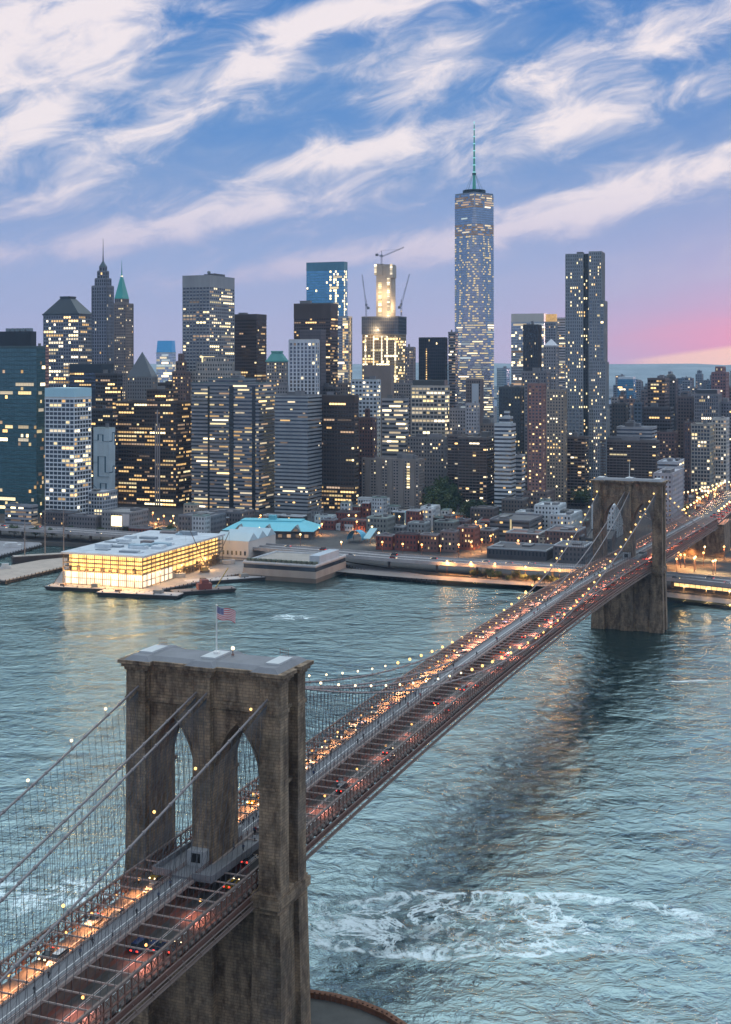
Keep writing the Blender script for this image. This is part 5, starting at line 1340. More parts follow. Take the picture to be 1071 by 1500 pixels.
# glowing strip standing in for the lit wall under the highway, right of the far tower
m_ = MB()
P0, P1 = onz(988, 856, 7.0), onz(1100, 868, 7.0)
n_ = 14
for k in range(n_):
    q0, q1 = P0.lerp(P1, k / n_), P0.lerp(P1, (k + .86) / n_); mm = MB(); mm.bar(q0, q1, .5, 1.9); mm.obj('underpass_glow_strip', emitmat('underpass_glow', (1, .62, .24), 1.6, .2) if k == 0 else bpy.data.materials['underpass_glow'], r)
for k in range(3):
    q_ = P0.lerp(P1, .12 + k * .3); wl = empty('reflection_lamp', q_ - Vector((0, 1.6, 7)), 0, 'bright lamp below the highway right of the far bridge tower', 'lamp', 'lamps below the highway by the far tower')  # extra lamps added to strengthen the strip's golden reflection in the river
    m_ = MB(); m_.tube([(0, 0, 0), (0, 0, 6.4)], .14, 6); m_.obj('pole', M_FRAME, wl)
    m_ = MB(); m_.box(-.7, .7, -.3, .3, 6.4, 7.0); m_.obj('lamp_head', LIT['yellow'], wl)
    l_ = bpy.data.lights.new('lamp_light', 'POINT'); l_.energy = 4000; l_.color = (1, .50, .18); l_.shadow_soft_size = .7
    lo = bpy.data.objects.new('lamp_light', l_); COL.objects.link(lo); lo.parent = wl; lo.location = (0, -.6, 6.2)
# shore road under the highway
m_ = MB(); ribbon(m_, [Vector((p.x - 8, p.y - 26, 3.06)) for p in HW[5:]], -8, 8, -.05, .02)
tag(m_.obj('shore_road', wallmat((.16, .15, .15), .7)), kind='structure')
# esplanade wall with fenders at the right
# boats
def hull(mb, L, W, z0, z1, bow=.28, m=0):
    lo = [(-L / 2, -W * .42), (L / 2 - L * bow, -W * .42), (L / 2 - 1.5, 0), (L / 2 - L * bow, W * .42), (-L / 2, W * .42)]
    hi = [(-L / 2 - .5, -W / 2), (L / 2 - L * bow, -W / 2), (L / 2, 0), (L / 2 - L * bow, W / 2), (-L / 2 - .5, W / 2)]
    mb.prism(lo, z0, z1, m, hi)
def place(px, py, rz, name, label, cat='boat'): return empty(name, onz(px, py, 0), rz, label, cat)
r = place(64, 822, R(25), 'tall_ship', 'dark-hulled sailing ship with three bare masts moored behind the tan pier')
m_ = MB(); hull(m_, 46, 9, -.5, 4.6); m_.obj('hull', wallmat((.07, .06, .06)), r)
m_ = MB(); hull(m_, 44, 8, 4.62, 5.2); m_.obj('deck', wallmat((.42, .38, .34)), r)
for x_, h_ in ((-14, 38), (1, 46), (15, 40)):
    m_ = MB(); m_.tube([(x_, 0, 4), (x_, 0, h_)], [.4, .15], 6); ms = m_.obj('mast', wallmat((.36, .27, .22)), r)
    for z_ in (.45, .62, .78): m_ = MB(); m_.tube([(x_, -9 * (1.2 - z_), h_ * z_), (x_, 9 * (1.2 - z_), h_ * z_)], .16, 5); m_.obj('yard', wallmat((.30, .24, .2)), ms)
m_ = MB()
for x_, h_ in ((-14, 38), (1, 46), (15, 40)):
    for sg in (-1, 1):
        for d in (-2.5, 0, 2.5): m_.bar((x_ + d, sg * 4.2, 4.6), (x_, 0, h_ * .7), .09)
m_.bar((22, 0, 5), (15, 0, 38), .09); m_.bar((22, 0, 5), (30, 0, 7.5), .3); m_.obj('rigging', wallmat((.1, .09, .09)), r)
for (px, py, rz, L, W, lb, c1_, house) in ((118, 864, -14, 47, 11, 'flat dark barge with a pale deck in front of the glowing pavilion', (.33, .33, .33), None),
                                          (205, 873, -14, 56, 12, 'long flat barge with a light deck below the corner of the glowing pavilion', (.40, .39, .39), None),
                                          (298, 868, 22, 42, 11, 'work barge with a red-brown deckhouse, nearest to the near bridge tower', (.16, .14, .14), (.22, .07, .06)),
                                          (330, 852, 25, 58, 12, 'long pale-decked barge alongside the construction pier', (.42, .42, .43), None)):
    r = place(px, py, R(rz), 'barge', lb)
    m_ = MB(); m_.prism([(-L / 2 + 2, -W * .45), (L / 2 - 2, -W * .45), (L / 2 - 2, W * .45), (-L / 2 + 2, W * .45)], -.5, 2.0, 0, [(-L / 2, -W / 2), (L / 2, -W / 2), (L / 2, W / 2), (-L / 2, W / 2)]); m_.obj('hull', wallmat((.045, .042, .04)), r)
    m_ = MB(); m_.box(-L / 2 + .5, L / 2 - .5, -W / 2 + .5, W / 2 - .5, 2.0, 2.35); m_.obj('deck', wallmat(c1_, .8, .35, .2), r)
    m_ = MB()
    for k in range(5): x_ = -L * .42 + L * .84 * k / 4; m_.box(x_ - .3, x_ + .3, -W * .45, -W * .4, 2.3, 3.1)
    m_.obj('bollard', wallmat((.05, .05, .05)), r)
    if house:
        m_ = MB(); m_.box(-4, 5, -3, 3, 2.3, 6.2); m_.box(-2, 3, -2.4, 2.4, 6.2, 8.4); m_.obj('deckhouse', wallmat(house), r)
        m_ = MB(); m_.bar((8, 0, 2.3), (17, 1, 15), .5); m_.obj('boom', wallmat((.4, .3, .1)), r)
    else:
        m_ = MB(); m_.box(L * .18, L * .28, -2, 2, 2.3, 4.6); m_.obj('cargo', wallmat((.25, .24, .22)), r); m_ = MB(); m_.box(-L * .3, -L * .24, -1.5, 2.5, 2.3, 3.6); m_.obj('cargo', wallmat((.2, .14, .11)), r)
for (px, py, k, lb) in ((12, 838, 20, 'small white motor boat at the left end of the tan pier'), (24, 806, 24, 'grey sightseeing boat moored at the left edge pier')):
    r = place(px, py, R(k), 'motor_boat', lb); L = 15 if k == 20 else 30
    m_ = MB(); hull(m_, L, L * .26, -.4, 2.2); m_.obj('hull', wallmat((.45, .46, .48) if k == 20 else (.12, .13, .15)), r)
    m_ = MB(); m_.box(-L * .34, L * .12, -L * .09, L * .09, 2.2, 4.6); m_.box(-L * .30, L * .02, -L * .075, L * .075, 4.6, 6.2); m_.obj('cabin', wallmat((.55, .57, .58)), r)
# construction crane and plant beside the pavilion
def crawler(px, py, label, L, tilt):
    p = onz(px, py, 2.3); r = empty('crawler_crane', p, R(30), label, 'crane'); st = paint('crane_paint', (.30, .22, .08), .5)
    m_ = MB(); m_.box(-2.6, 2.6, -2.4, -1.2, 0, 1.2); m_.box(-2.6, 2.6, 1.2, 2.4, 0, 1.2); m_.obj('track', M_FRAME, r)
    m_ = MB(); m_.box(-2.4, 2.2, -1.7, 1.7, 1.2, 3.6); m_.obj('body', st, r)
    m_ = MB(); q = Vector((math.cos(tilt) * L, 0, 2 + math.sin(tilt) * L)); s_ = Vector((1.5, 0, 2))
    for dy_ in (-.5, .5): m_.bar(s_ + Vector((0, dy_, 0)), q + Vector((0, dy_ * .3, 0)), .28)
    n_ = int(L / 2)
    for k in range(n_): a_, b_ = s_.lerp(q, k / n_), s_.lerp(q, (k + 1) / n_); m_.bar(a_ + Vector((0, -.5, 0)), b_ + Vector((0, .5, 0)), .14)
    m_.bar(q, q - Vector((0, 0, L * .4)), .08); m_.obj('boom', paint('boom_paint', (.16, .14, .13), .5), r)
crawler(300, 838, 'crawler crane with a raised dark boom beside the glowing pavilion', 38, R(112))
crawler(316, 822, 'yellow crawler crane between the pavilion and the white gabled shed', 22, R(60))
p = onz(308, 826, 2.3); r = empty('scaffold_sign', p, -R(22), 'dark blue hoarding panel on posts between pavilion and white shed', 'hoarding')
m_ = MB(); m_.box(-3.6, 3.6, -.2, .2, 4, 12); m_.obj('panel', wallmat((.10, .13, .19)), r)
m_ = MB(); m_.box(-3, -2.6, -.2, .2, 0, 4); m_.box(2.6, 3, -.2, .2, 0, 4); m_.obj('post', M_FRAME, r)
for (px, py, col, lb) in ((262, 846, (.5, .48, .45), 'pale site container near the pavilion corner'), (286, 832, (.35, .08, .06), 'red site container beside the crawler crane'), (335, 826, (.42, .44, .46), 'grey site container near the white gabled shed')):
    r = empty('site_container', onz(px, py, 2.3), R(15), lb, 'container')
    m_ = MB(); m_.box(-4.5, 4.5, -1.4, 1.4, 0, 2.9); m_.obj('body', wallmat(col), r)
    m_ = MB()
    for k in range(12): m_.box(-4.3 + k * .76, -4.0 + k * .76, -1.5, -1.38, .2, 2.7)
    m_.obj('rib', wallmat(tuple(c * .7 for c in col)), r)
# ---------------------------------------------------------------- trees
M_LEAF = []
for c in ((.035, .060, .022), (.055, .085, .030), (.080, .105, .040)):
    M_LEAF.append(wallmat(c, .9, .3, .6))
M_BARK = wallmat((.07, .05, .04))
def tree_meshes(seed, h, w, n):
    rn = random.Random(seed)
    t = MB(); t.tube([(0, 0, 0), (.1, 0, h * .25), (0, .1, h * .5), (.1, 0, h * .8)], [h * .035, h * .026, h * .018, h * .006], 6)
    limbs = []
    for k in range(7):
        a_ = k * 2.4; z = h * (.28 + .07 * k); q = (math.cos(a_) * w * .36, math.sin(a_) * w * .36, z + h * .18); t.tube([(0, 0, z), q], [h * .014, h * .005], 5); limbs.append(q)
    c = MB()
    cl = [(q[0], q[1], q[2], w * rn.uniform(.17, .30)) for q in limbs] + [(rn.uniform(-.3, .3) * w, rn.uniform(-.3, .3) * w, h * rn.uniform(.5, .92), w * rn.uniform(.13, .26)) for _ in range(8)]
    for i in range(n):
        q = cl[i % len(cl)]; m_ = (i % len(cl)) % 3
        d = Vector((rn.gauss(0, 1), rn.gauss(0, 1), rn.gauss(0, .8))).normalized() * q[3] * rn.random() ** .35
        p = Vector(q[:3]) + d; s = rn.uniform(.35, .75) * h / 15
        a_ = Vector((rn.gauss(0, 1), rn.gauss(0, 1), rn.gauss(0, 1))).normalized(); b_ = a_.orthogonal().normalized()
        c.add([p + a_ * s, p + b_ * s, p - a_ * s, p - b_ * s], [(0, 1, 2, 3)], m_)
    return t.mesh('trunk', M_BARK), c.mesh('crown', M_LEAF)
TREES = [tree_meshes(k, 15, 13, 800) for k in range(4)]
def tree(x, y, z, sc, label, group, k, rn):
    r = empty('tree', (x, y, z), rn.uniform(0, 6.28), label, 'tree', group); r.scale = (sc, sc, sc * rn.uniform(.85, 1.15))
    for nm, me in zip(('trunk', 'crown'), TREES[k]):
        o = bpy.data.objects.new(nm, me); COL.objects.link(o); o.parent = r
rn = random.Random(4)
for (xa, xb, ya, yb, n, lb, gp, s0) in ((634, 668, 742, 764, 14, 'dark leafy tree in the grove left of the middle shore apartment tower', 'grove beside the middle apartment tower', 1.6),
                                   (680, 726, 758, 770, 13, 'dark bushy tree in front of the middle shore apartment tower', 'trees in front of the middle apartment tower', 1.0),
                                   (734, 782, 738, 746, 10, 'dark round tree in the row left of the far bridge tower', 'tree row left of the far bridge tower', 1.0),
                                   (1006, 1080, 690, 728, 16, 'park tree lit from below by golden lamps at the right edge', 'lamp-lit park trees', 1.5),
                                   (985, 1012, 760, 790, 5, 'dark tree beside the bridge approach', 'trees beside the bridge approach', 1.0),
                                   (842, 864, 700, 760, 5, 'dark tree left of the far bridge tower top', 'trees just left of the far tower', 1.1)):
    for k in range(n):
        p = onz(xa + (xb - xa) * (k + rn.random()) / n, rn.uniform(ya, yb), 3); tree(p.x, p.y, 3, s0 * rn.uniform(.75, 1.2), lb, gp, k % 4, rn)
for k in range(16):
    p = onz(690 + k * 10.5 + rn.uniform(-3, 3), 846 + k * 1.0 + rn.uniform(-3, 0), 3); tree(p.x, p.y, 2.2, rn.uniform(.28, .5), 'low shrub on the river bank under the highway', 'shrubs on the river bank', k % 4, rn)
for k in range(10):
    p = onz(20 + k * 26 + rn.uniform(-6, 6), rn.uniform(784, 790), 3); tree(p.x, p.y, 2.6, rn.uniform(.4, .7), 'small street tree between the highway and the left piers', 'street trees by the left piers', k % 4, rn)

# ---------------------------------------------------------------- lamps
def light_at(parent, z, watts, col, rad=.4, spread=150):
    l = bpy.data.lights.new('lamp_light', 'SPOT' if spread < 170 else 'POINT'); l.energy = watts * 1.35; l.color = col; l.shadow_soft_size = rad
    if spread < 170: l.spot_size = R(spread); l.spot_blend = .6
    o = bpy.data.objects.new('lamp_light', l); COL.objects.link(o); o.parent = parent; o.location = (0, 0, z); return o
pole_b = MB(); pole_b.tube([(0, 0, 0), (0, 0, 3.7)], [.14, .10], 6); POLE = pole_b.mesh('pole', M_STEEL)
pole_c = MB(); pole_c.tube([(0, 0, 0), (0, 0, 9.0)], [.2, .12], 6); pole_c.box(-.4, .4, -.4, .4, 0, .5); POLE9 = pole_c.mesh('pole', M_STEEL)
arm_b = MB(); arm_b.tube([(0, 0, 3.65), (1.8, 0, 3.78), (3.6, 0, 3.76)], .07, 5); ARM = arm_b.mesh('arm', M_STEEL)
g1 = MB(); g1.ball((3.7, 0, 3.65), .30, 8, 6); HEAD = g1.mesh('lamp_head', M_LAMP_A)
g2 = MB(); g2.ball((0, 0, 9.3), .75, 8, 6); GLOBE_A = g2.mesh('lamp_globe', emitmat('street_globe_amber', (1, .52, .16), 5.0)); 
g3 = MB(); g3.ball((0, 0, 9.3), .75, 8, 6); GLOBE_Y = g3.mesh('lamp_globe', emitmat('street_globe_yellow', (1, .72, .30), 5.0))
def bridge_lamp(s, sg, watts, label, group):
    r = empty('street_lamp', bw(sg * 12.45, s, road_z(s) + .1), -PSI + (math.pi if sg > 0 else 0), label, 'street lamp', group)
    for nm, me in (('pole', POLE), ('arm', ARM), ('lamp_head', HEAD)): o = bpy.data.objects.new(nm, me); COL.objects.link(o); o.parent = r
    lo_ = light_at(r, 3.3, watts, ((1, .40, .15) if s < 200 else (1, .34, .19)) if sg < 0 else (1, .26, .15), .4, 128); lo_.location.x = 4.3
for s in stations(-126, 720, 9):
    if abs(s) < 12 or abs(s - SPAN) < 12: continue
    sec = 'short of the near tower' if s < 0 else 'over the river' if s < 250 else 'near the far tower' if s < SPAN else 'past the far tower'
    bridge_lamp(s, -1, 9000 if s < 130 else 24000, 'amber street lamp on the left roadway of the bridge, ' + sec, 'left roadway lamps ' + sec)
for s in stations(-150, 720, 21):
    if abs(s) < 12 or abs(s - SPAN) < 12: continue
    sec = 'short of the near tower' if s < 0 else 'over the river' if s < 250 else 'near the far tower' if s < SPAN else 'past the far tower'
    bridge_lamp(s, 1, 2200 if s < 200 else 16000, 'amber street lamp on the right roadway of the bridge, ' + sec, 'right roadway lamps ' + sec)
def city_lamp(px, py, z, amber, watts, label, group, spread=140):
    p = onz(px, py, z); r = empty('street_lamp', p, 0, label, 'street lamp', group)
    for nm, me in (('pole', POLE9), ('lamp_globe', GLOBE_A if amber else GLOBE_Y)): o = bpy.data.objects.new(nm, me); COL.objects.link(o); o.parent = r
    if watts: light_at(r, 8.0, watts, (1, .42, .12) if amber else (1, .62, .25), .8, spread)
rn = random.Random(8)
for px, py in ((216, 772), (224, 766), (232, 776), (240, 771), (250, 779), (228, 784)): city_lamp(px, py, 3, True, 26000, 'amber street lamp in the glowing street left of the pavilion', 'lamps in the glowing left street')
for px, py in ((627, 740), (632, 730), (637, 745), (630, 752), (624, 760)): city_lamp(px, py, 3, True, 30000, 'amber street lamp in the orange side street beside the dark grove', 'lamps in the orange side street')
for px, py in ((700, 795), (706, 808), (712, 786), (690, 812), (722, 800), (697, 780)): city_lamp(px, py, 3, True, 22000, 'amber street lamp at the street corner right of the brick row', 'lamps at the brick row corner')
for px, py in ((560, 812), (590, 815), (618, 816), (645, 818), (672, 816)): city_lamp(px, py, 3, True, 9000, 'amber street lamp in front of the brick row', 'lamps in front of the brick row')
for px, py in ((655, 842), (690, 844), (725, 846), (770, 851), (820, 856)): city_lamp(px, py, 3, True, 26000, 'amber lamp under the highway by the river bank', 'lamps under the highway', 180)
for px, py in ((511, 770), (545, 788), (585, 772), (500, 812), (648, 775)): city_lamp(px, py, 3, False, 5000, 'yellow street lamp among the low waterfront houses', 'lamps among the waterfront houses')
for k in range(22): city_lamp(1008 + rn.random() * 70, 690 + rn.random() * 55, 3, k % 3 == 0, 30000, 'golden lamp among the park trees at the right edge', 'park lamps')
for k in range(18): city_lamp(985 + rn.random() * 90, 795 + rn.random() * 48, 3, k % 3 > 0, 24000, 'amber lamp on the ramps under the bridge approach', 'lamps on the ramps under the approach')
for k in range(14): city_lamp(990 + k * 6, 741 - k * 1.6 + rn.uniform(-2, 2), 24, False, 9000, 'yellow lamp along the far bridge approach road', 'lamps along the far approach')
for px, py in ((20, 764), (60, 768), (380, 790), (440, 800)): city_lamp(px, py, 3, False, 7000, 'pale yellow street lamp beside the riverside highway', 'lamps beside the riverside highway')
for k in range(26): city_lamp(900 + rn.random() * 175, 592 + rn.random() ** 2 * 60, 3, k % 2 == 0, 0, 'tiny distant street lamp in the hazy right-hand city', 'distant lamps of the right-hand city')

for k in range(26):
    px, py = (rn.uniform(470, 700), rn.uniform(758, 800)) if k < 14 else (rn.uniform(700, 860), rn.uniform(756, 812))
    city_lamp(px, py, 3, k % 3 > 0, 14000, 'amber street lamp in the lanes between the small waterfront houses', 'lamps in the waterfront lanes')
for k in range(12): city_lamp(180 + rn.random() * 270, 766 + rn.random() * 18, 3, k % 2 > 0, 12000, 'amber street lamp in the streets behind the pavilion', 'lamps in the streets behind the pavilion')
# ---------------------------------------------------------------- cars
CARC = {'white': (.62, .62, .62), 'silver': (.32, .33, .35), 'black': (.02, .02, .024), 'dark red': (.22, .02, .02), 'blue': (.03, .06, .16), 'yellow': (.55, .33, .02)}
M_TYRE = paint('tyre_rubber', (.015, .015, .016), .8); M_CARGLASS = glassmat((.05, .06, .07), .3, .08)
M_HEAD = emitmat('headlight_glow', (1, .76, .42), 4.5); M_TAIL = emitmat('tail_light_glow', (1, .05, .03), 3.0)
PROF = {'sedan': ([(-2.25, .35), (-2.3, .85), (-1.6, .98), (1.0, .95), (2.2, .75), (2.28, .35)], [(-1.75, .96), (-1.0, 1.42), (.35, 1.42), (1.15, .95)], 1.78),
        'van': ([(-2.5, .4), (-2.55, 1.15), (1.7, 1.15), (2.35, .95), (2.45, .4)], [(-2.5, 1.13), (-2.4, 2.1), (1.0, 2.1), (1.75, 1.13)], 1.95),
        'sport utility car': ([(-2.3, .42), (-2.35, 1.05), (1.15, 1.05), (2.2, .92), (2.3, .42)], [(-2.28, 1.03), (-2.0, 1.72), (.5, 1.72), (1.2, 1.03)], 1.88)}
CARS = {}
def ext(mb, prof, w0, w1, m=0):
    n = len(prof); zc = [p[1] for p in prof]; lo, hi = min(zc), max(zc)
    def hw(z): return (w0 + (w1 - w0) * (z - lo) / max(.01, hi - lo)) / 2
    mb.add([(-hw(z), y, z) for y, z in prof] + [(hw(z), y, z) for y, z in prof], [tuple(range(n)), tuple(range(2 * n - 1, n - 1, -1))] + [(i, n + i, n + (i + 1) % n, (i + 1) % n) for i in range(n)], m)
def car_shapes(kind, col, lights):
    body, cab, w_ = PROF[kind]; pm = bpy.data.materials.get('car_paint_' + col.replace(' ', '_')) or paint('car_paint_' + col.replace(' ', '_'), CARC[col], .25, .2, .8)
    P = {}
    b_ = MB(); ext(b_, body, w_, w_ * .96)
    top = max(z for y, z in cab); ys = [y for y, z in cab if z == top]; b_.box(-w_ * .36, w_ * .36, min(ys) + .05, max(ys) - .05, top - .02, top + .05)
    b_.box(-w_ / 2 - .16, -w_ / 2, .75, .95, .95, 1.1); b_.box(w_ / 2, w_ / 2 + .16, .75, .95, .95, 1.1)
    P['body'] = [(b_, pm)]
    g_ = MB(); ext(g_, cab, w_ * .92, w_ * .74); P['window_glass'] = [(g_, M_CARGLASS)]
    P['wheel'] = []
    for x_ in (-w_ / 2 + .1, w_ / 2 - .1):
        for y_ in (-1.45, 1.4): q = MB(); q.tube([(x_ - .13, y_, .34), (x_ + .13, y_, .34)], .34, 10); P['wheel'].append((q, M_TYRE))
    yf, yr = max(p[0] for p in body), min(p[0] for p in body)
    P['headlight'] = []; P['tail_light'] = []
    for x_ in (-w_ * .36, w_ * .36):
        q = MB(); q.ball((x_, yf - .02, .66), .23 if lights else .15, 8, 6, 0, .75); P['headlight'].append((q, M_HEAD))
        q = MB(); q.box(x_ - .2, x_ + .2, yr - .10, yr + .06, .68, .92); P['tail_light'].append((q, M_TAIL))
    return P
def car_proto(kind, col):
    key = (kind, col)
    if key not in CARS:
        P = car_shapes(kind, col, True)
        parts = [(nm, mb.mesh(nm, mt)) for nm, l in P.items() for mb, mt in l]
        one = MB(); mats = []
        for nm, l in P.items():
            for mb, mt in l:
                if mt not in mats: mats.append(mt)
                one.add(mb.v, mb.f, mats.index(mt))
        CARS[key] = (parts, one.mesh('car', mats))
    return CARS[key]
rn = random.Random(21)
LANES = [(-10.5, 'outer'), (-7.6, 'middle'), (-4.7, 'inner'), (4.7, 'inner'), (7.6, 'middle'), (10.5, 'outer')]
def put_car(t, lane, s):
    left = t < 0
    kind = rn.choice(['sedan', 'sedan', 'sport utility car', 'sport utility car', 'van']); col = rn.choice(['white', 'silver', 'black', 'black', 'dark red', 'blue', 'white', 'yellow'])
    if col == 'yellow': kind = 'sedan'
    sec = 'short of the near tower' if s < -6 else 'just past the near tower' if s < 110 else 'in mid-river' if s < 300 else 'nearing the far tower' if s < SPAN else 'past the far tower'
    kd = kind.replace('sport utility car', 'SUV'); lb = f'{col} {kd} in the {lane} lane of the {"left" if left else "right"} roadway, {sec}'
    parts, one = car_proto(kind, col)
    slope = math.atan((road_z(s + 2) - road_z(s - 2)) / 4)
    loc = bw(t, s, road_z(s) + .02); rz = -PSI + (math.pi if left else 0)
    gp = f'{col} {kd}s, {lane} lane, {"left" if left else "right"} roadway, {sec}'
    if s < 150:
        r = empty('car', loc, rz, lb, 'car', gp)
        r.rotation_euler = (-slope if left else slope, 0, rz)
        for nm, me in parts: o = bpy.data.objects.new(nm, me); COL.objects.link(o); o.parent = r
    else:
        o = bpy.data.objects.new('car', one); COL.objects.link(o); o.location = loc; o.rotation_euler = (-slope if left else slope, 0, rz); tag(o, lb, 'car', gp)
for t, lane in LANES:
    s = -118 + rn.uniform(0, 8)
    while s < 745:
        if t < 0: gap = rn.uniform(9, 28) if s < 120 else rn.uniform(13, 46)
        else: gap = rn.uniform(22, 80) if s < 220 else rn.uniform(9, 30)
        if not (-8 < s < 8 and False): put_car(t + rn.uniform(-.3, .3), lane, s)
        s += gap

for i, (p, q) in enumerate(zip(HW[:-1], HW[1:])):
    L = (q - p).length; d = (q - p) / L; nn = Vector((d.y, -d.x, 0)); k = rn.uniform(0, 14)
    while k < L:
        o_ = rn.choice((-8.6, -5.3, 5.3, 8.6)); kind = rn.choice(('sedan', 'sport utility car', 'van')); col = rn.choice(('white', 'silver', 'black', 'dark red'))
        o = bpy.data.objects.new('car', car_proto(kind, col)[1]); COL.objects.link(o); o.location = p + d * k + nn * o_ + Vector((0, 0, -.57))
        o.rotation_euler = (0, 0, math.atan2(d.y, d.x) - math.pi / 2 + (0 if o_ > 0 else math.pi))
        sec = 'behind the piers' if i < 6 else 'in front of the brick row' if i < 9 else 'near the far bridge tower'
        kd = kind.replace('sport utility car', 'SUV'); tag(o, f'{col} {kd} with lights on the elevated highway, {sec}', 'car', f'{col} {kd}s on the elevated highway {sec}'); k += rn.uniform(14, 40)

def va_pt(t, d): return bw(t, 770 + d, 27.3)
for k in range(15):
    for sg in (-1, 1):
        r = empty('street_lamp', va_pt(sg * 12.9, 4 + k * 17), -PSI + (math.pi if sg > 0 else 0), 'amber street lamp on the %s side of the masonry approach viaduct' % ('left' if sg < 0 else 'right'), 'street lamp', 'approach viaduct lamps, %s side' % ('left' if sg < 0 else 'right'))
        for nm, me in (('pole', POLE9), ('lamp_globe', GLOBE_A if k % 2 else GLOBE_Y)): o = bpy.data.objects.new(nm, me); COL.objects.link(o); o.parent = r
        light_at(r, 8.6, 11000, (1, .36, .20), .6, 120)
for t in (-10.5, -7, -3.5, 3.5, 7, 10.5):
    d = rn.uniform(0, 10)
    while d < 262:
        kind = rn.choice(('sedan', 'sport utility car', 'van')); col = rn.choice(('white', 'silver', 'black', 'dark red')); kd = kind.replace('sport utility car', 'SUV')
        o = bpy.data.objects.new('car', car_proto(kind, col)[1]); COL.objects.link(o); o.location = va_pt(t, d) + Vector((0, 0, .02)); o.rotation_euler = (0, 0, -PSI + (math.pi if t < 0 else 0))
        sd = 'left' if t < 0 else 'right'; tag(o, f'{col} {kd} on the {sd} side of the masonry approach viaduct', 'car', f'{col} {kd}s on the approach viaduct, {sd} side'); d += rn.uniform(10, 30)

# ---------------------------------------------------------------- people on the promenade
def person_mesh(name, pose, top, legs, skin=(.36, .22, .16), hair=(.03, .02, .02)):
    """one continuous body: joints with radii, grown by a skin modifier"""
    k = pose  # stride
    J = [((0, 0, .96), .15), ((0, 0, 1.15), .145), ((0, 0, 1.36), .165), ((0, .01, 1.49), .065), ((0, .03, 1.57), .085), ((0, .03, 1.69), .095), ((0, .02, 1.75), .06),
         ((-.10, 0, .90), .10), ((-.11, .22 * k, .50), .072), ((-.11, .05 * k, .09), .05), ((-.11, .05 * k + .17, .04), .045),
         ((.10, 0, .90), .10), ((.11, .14 * k, .50), .072), ((.11, -.34 * k, .14), .05), ((.11, -.20 * k, .05), .045),
         ((-.20, 0, 1.40), .07), ((-.26, -.10 * k, 1.13), .052), ((-.25, .08 * k, .90), .042), ((-.25, .14 * k, .82), .045),
         ((.20, 0, 1.40), .07), ((.26, .10 * k, 1.13), .052), ((.25, .26 * k, .94), .042), ((.25, .33 * k, .87), .045)]
    E_ = [(0, 1), (1, 2), (2, 3), (3, 4), (4, 5), (5, 6), (0, 7), (7, 8), (8, 9), (9, 10), (0, 11), (11, 12), (12, 13), (13, 14), (2, 15), (15, 16), (16, 17), (17, 18), (2, 19), (19, 20), (20, 21), (21, 22)]
    me = bpy.data.meshes.new('body_skeleton'); me.from_pydata([j[0] for j in J], E_, []); o = bpy.data.objects.new('body_skeleton', me); COL.objects.link(o)
    md = o.modifiers.new('Skin', 'SKIN'); md.use_smooth_shade = True
    for i, v in enumerate(me.skin_vertices[0].data): v.radius = (J[i][1], J[i][1] * (.75 if i in (0, 1, 2) else 1)); v.use_root = (i == 0)
    o.modifiers.new('Subdivision', 'SUBSURF').levels = 1
    dg = bpy.context.evaluated_depsgraph_get(); m2 = bpy.data.meshes.new_from_object(o.evaluated_get(dg)); m2.name = name
    bpy.data.objects.remove(o)
    m2.materials.clear()
    for nm, c in (('cloth', top), ('trousers', legs), ('skin', skin), ('hair', hair)): m2.materials.append(wallmat(c, .85, .15, 2.0))
    for f in m2.polygons:
        c = f.center; m_ = 0
        if c.z < .93 and abs(c.x) < .2: m_ = 1
        if c.z > 1.5: m_ = 3 if (c.z > 1.70 or c.y < .0) else 2
        if abs(c.x) > .2 and c.z < .93: m_ = 2
        f.material_index = m_
    return m2
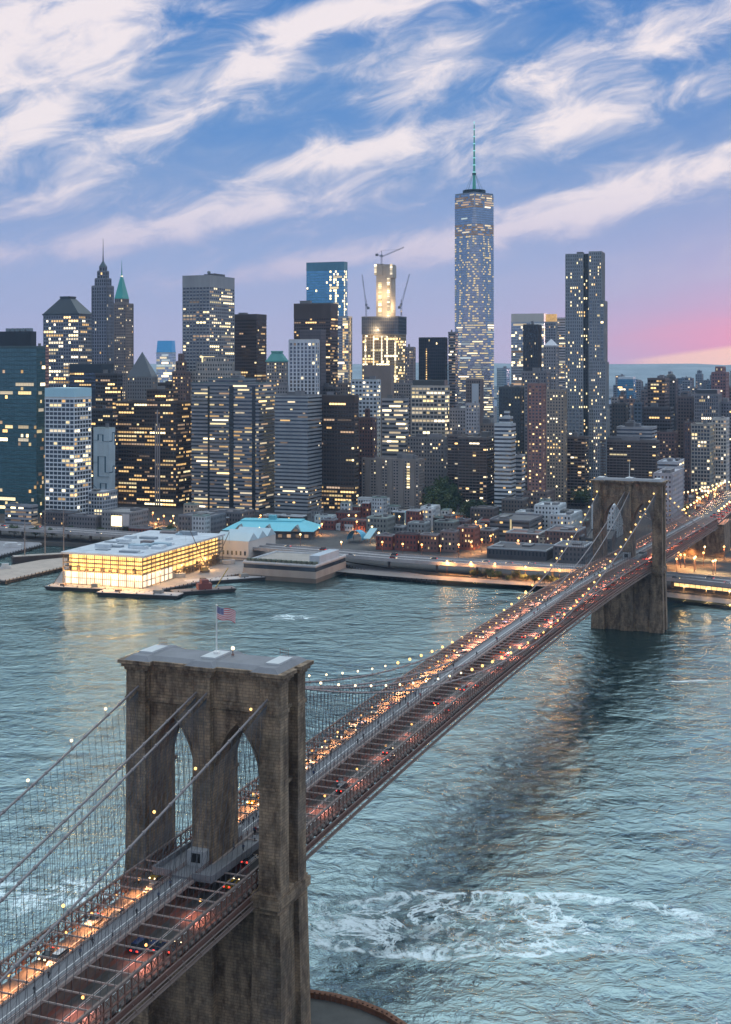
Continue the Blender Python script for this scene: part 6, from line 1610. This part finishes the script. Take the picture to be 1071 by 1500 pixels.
PEOPLE = [('dark coat', person_mesh('person', 1.0, (.03, .03, .035), (.02, .02, .03))), ('navy jacket', person_mesh('person', .6, (.03, .05, .12), (.03, .03, .03))),
          ('grey jacket', person_mesh('person', .9, (.18, .18, .19), (.03, .035, .06))), ('white shirt', person_mesh('person', .15, (.6, .6, .62), (.03, .03, .05))), ('red top', person_mesh('person', .8, (.35, .04, .04), (.02, .02, .02)))]
def put_person(t, s, dz=WALKZ):
    k = rn.choice((0, 0, 0, 1, 1, 2, 3, 4)); cl, me = PEOPLE[k]
    sec = 'short of the near tower' if s < -14 else 'on the platform at the near tower' if s < 16 else 'just past the near tower' if s < 110 else 'in mid-river' if s < 300 else 'nearing the far tower'
    o = bpy.data.objects.new('person', me); COL.objects.link(o); o.location = bw(t, s, road_z(s) + dz + .03); o.rotation_euler = (0, 0, -PSI + (0 if rn.random() < .5 else math.pi) + rn.uniform(-.3, .3))
    tag(o, f'person in a {cl} on the bridge promenade, {sec}', 'person', f'promenade walkers in a {cl}, {sec}')
for _ in range(11): put_person(rn.uniform(-2.0, 2.0), rn.uniform(-98, -18))
for _ in range(7): put_person(rn.uniform(3.2, 6.5), rn.uniform(2, 14))
for _ in range(12): put_person(rn.uniform(-2.0, 2.0), rn.uniform(15, 36))
for _ in range(24): put_person(rn.uniform(-2.0, 2.0), rn.uniform(36, 200))
for _ in range(22): put_person(rn.uniform(-2.0, 2.0), rn.uniform(200, 440))
# ---------------------------------------------------------------- evening haze
hz = MB(); hz.box(-9300, 9300, -1700, 10700, -1.5, 580)
m = bpy.data.materials.new('evening_haze'); m.use_nodes = True; nt = m.node_tree; nt.nodes.clear()
o_ = nt.nodes.new('ShaderNodeOutputMaterial'); v_ = nt.nodes.new('ShaderNodeVolumePrincipled')
v_.inputs['Color'].default_value = (.36, .64, 1.0, 1); v_.inputs['Density'].default_value = 4.0e-5; v_.inputs['Anisotropy'].default_value = .2
nt.links.new(v_.outputs[0], o_.inputs['Volume'])
tag(hz.obj('haze', m), kind='stuff')
S.cycles.volume_bounces = 0
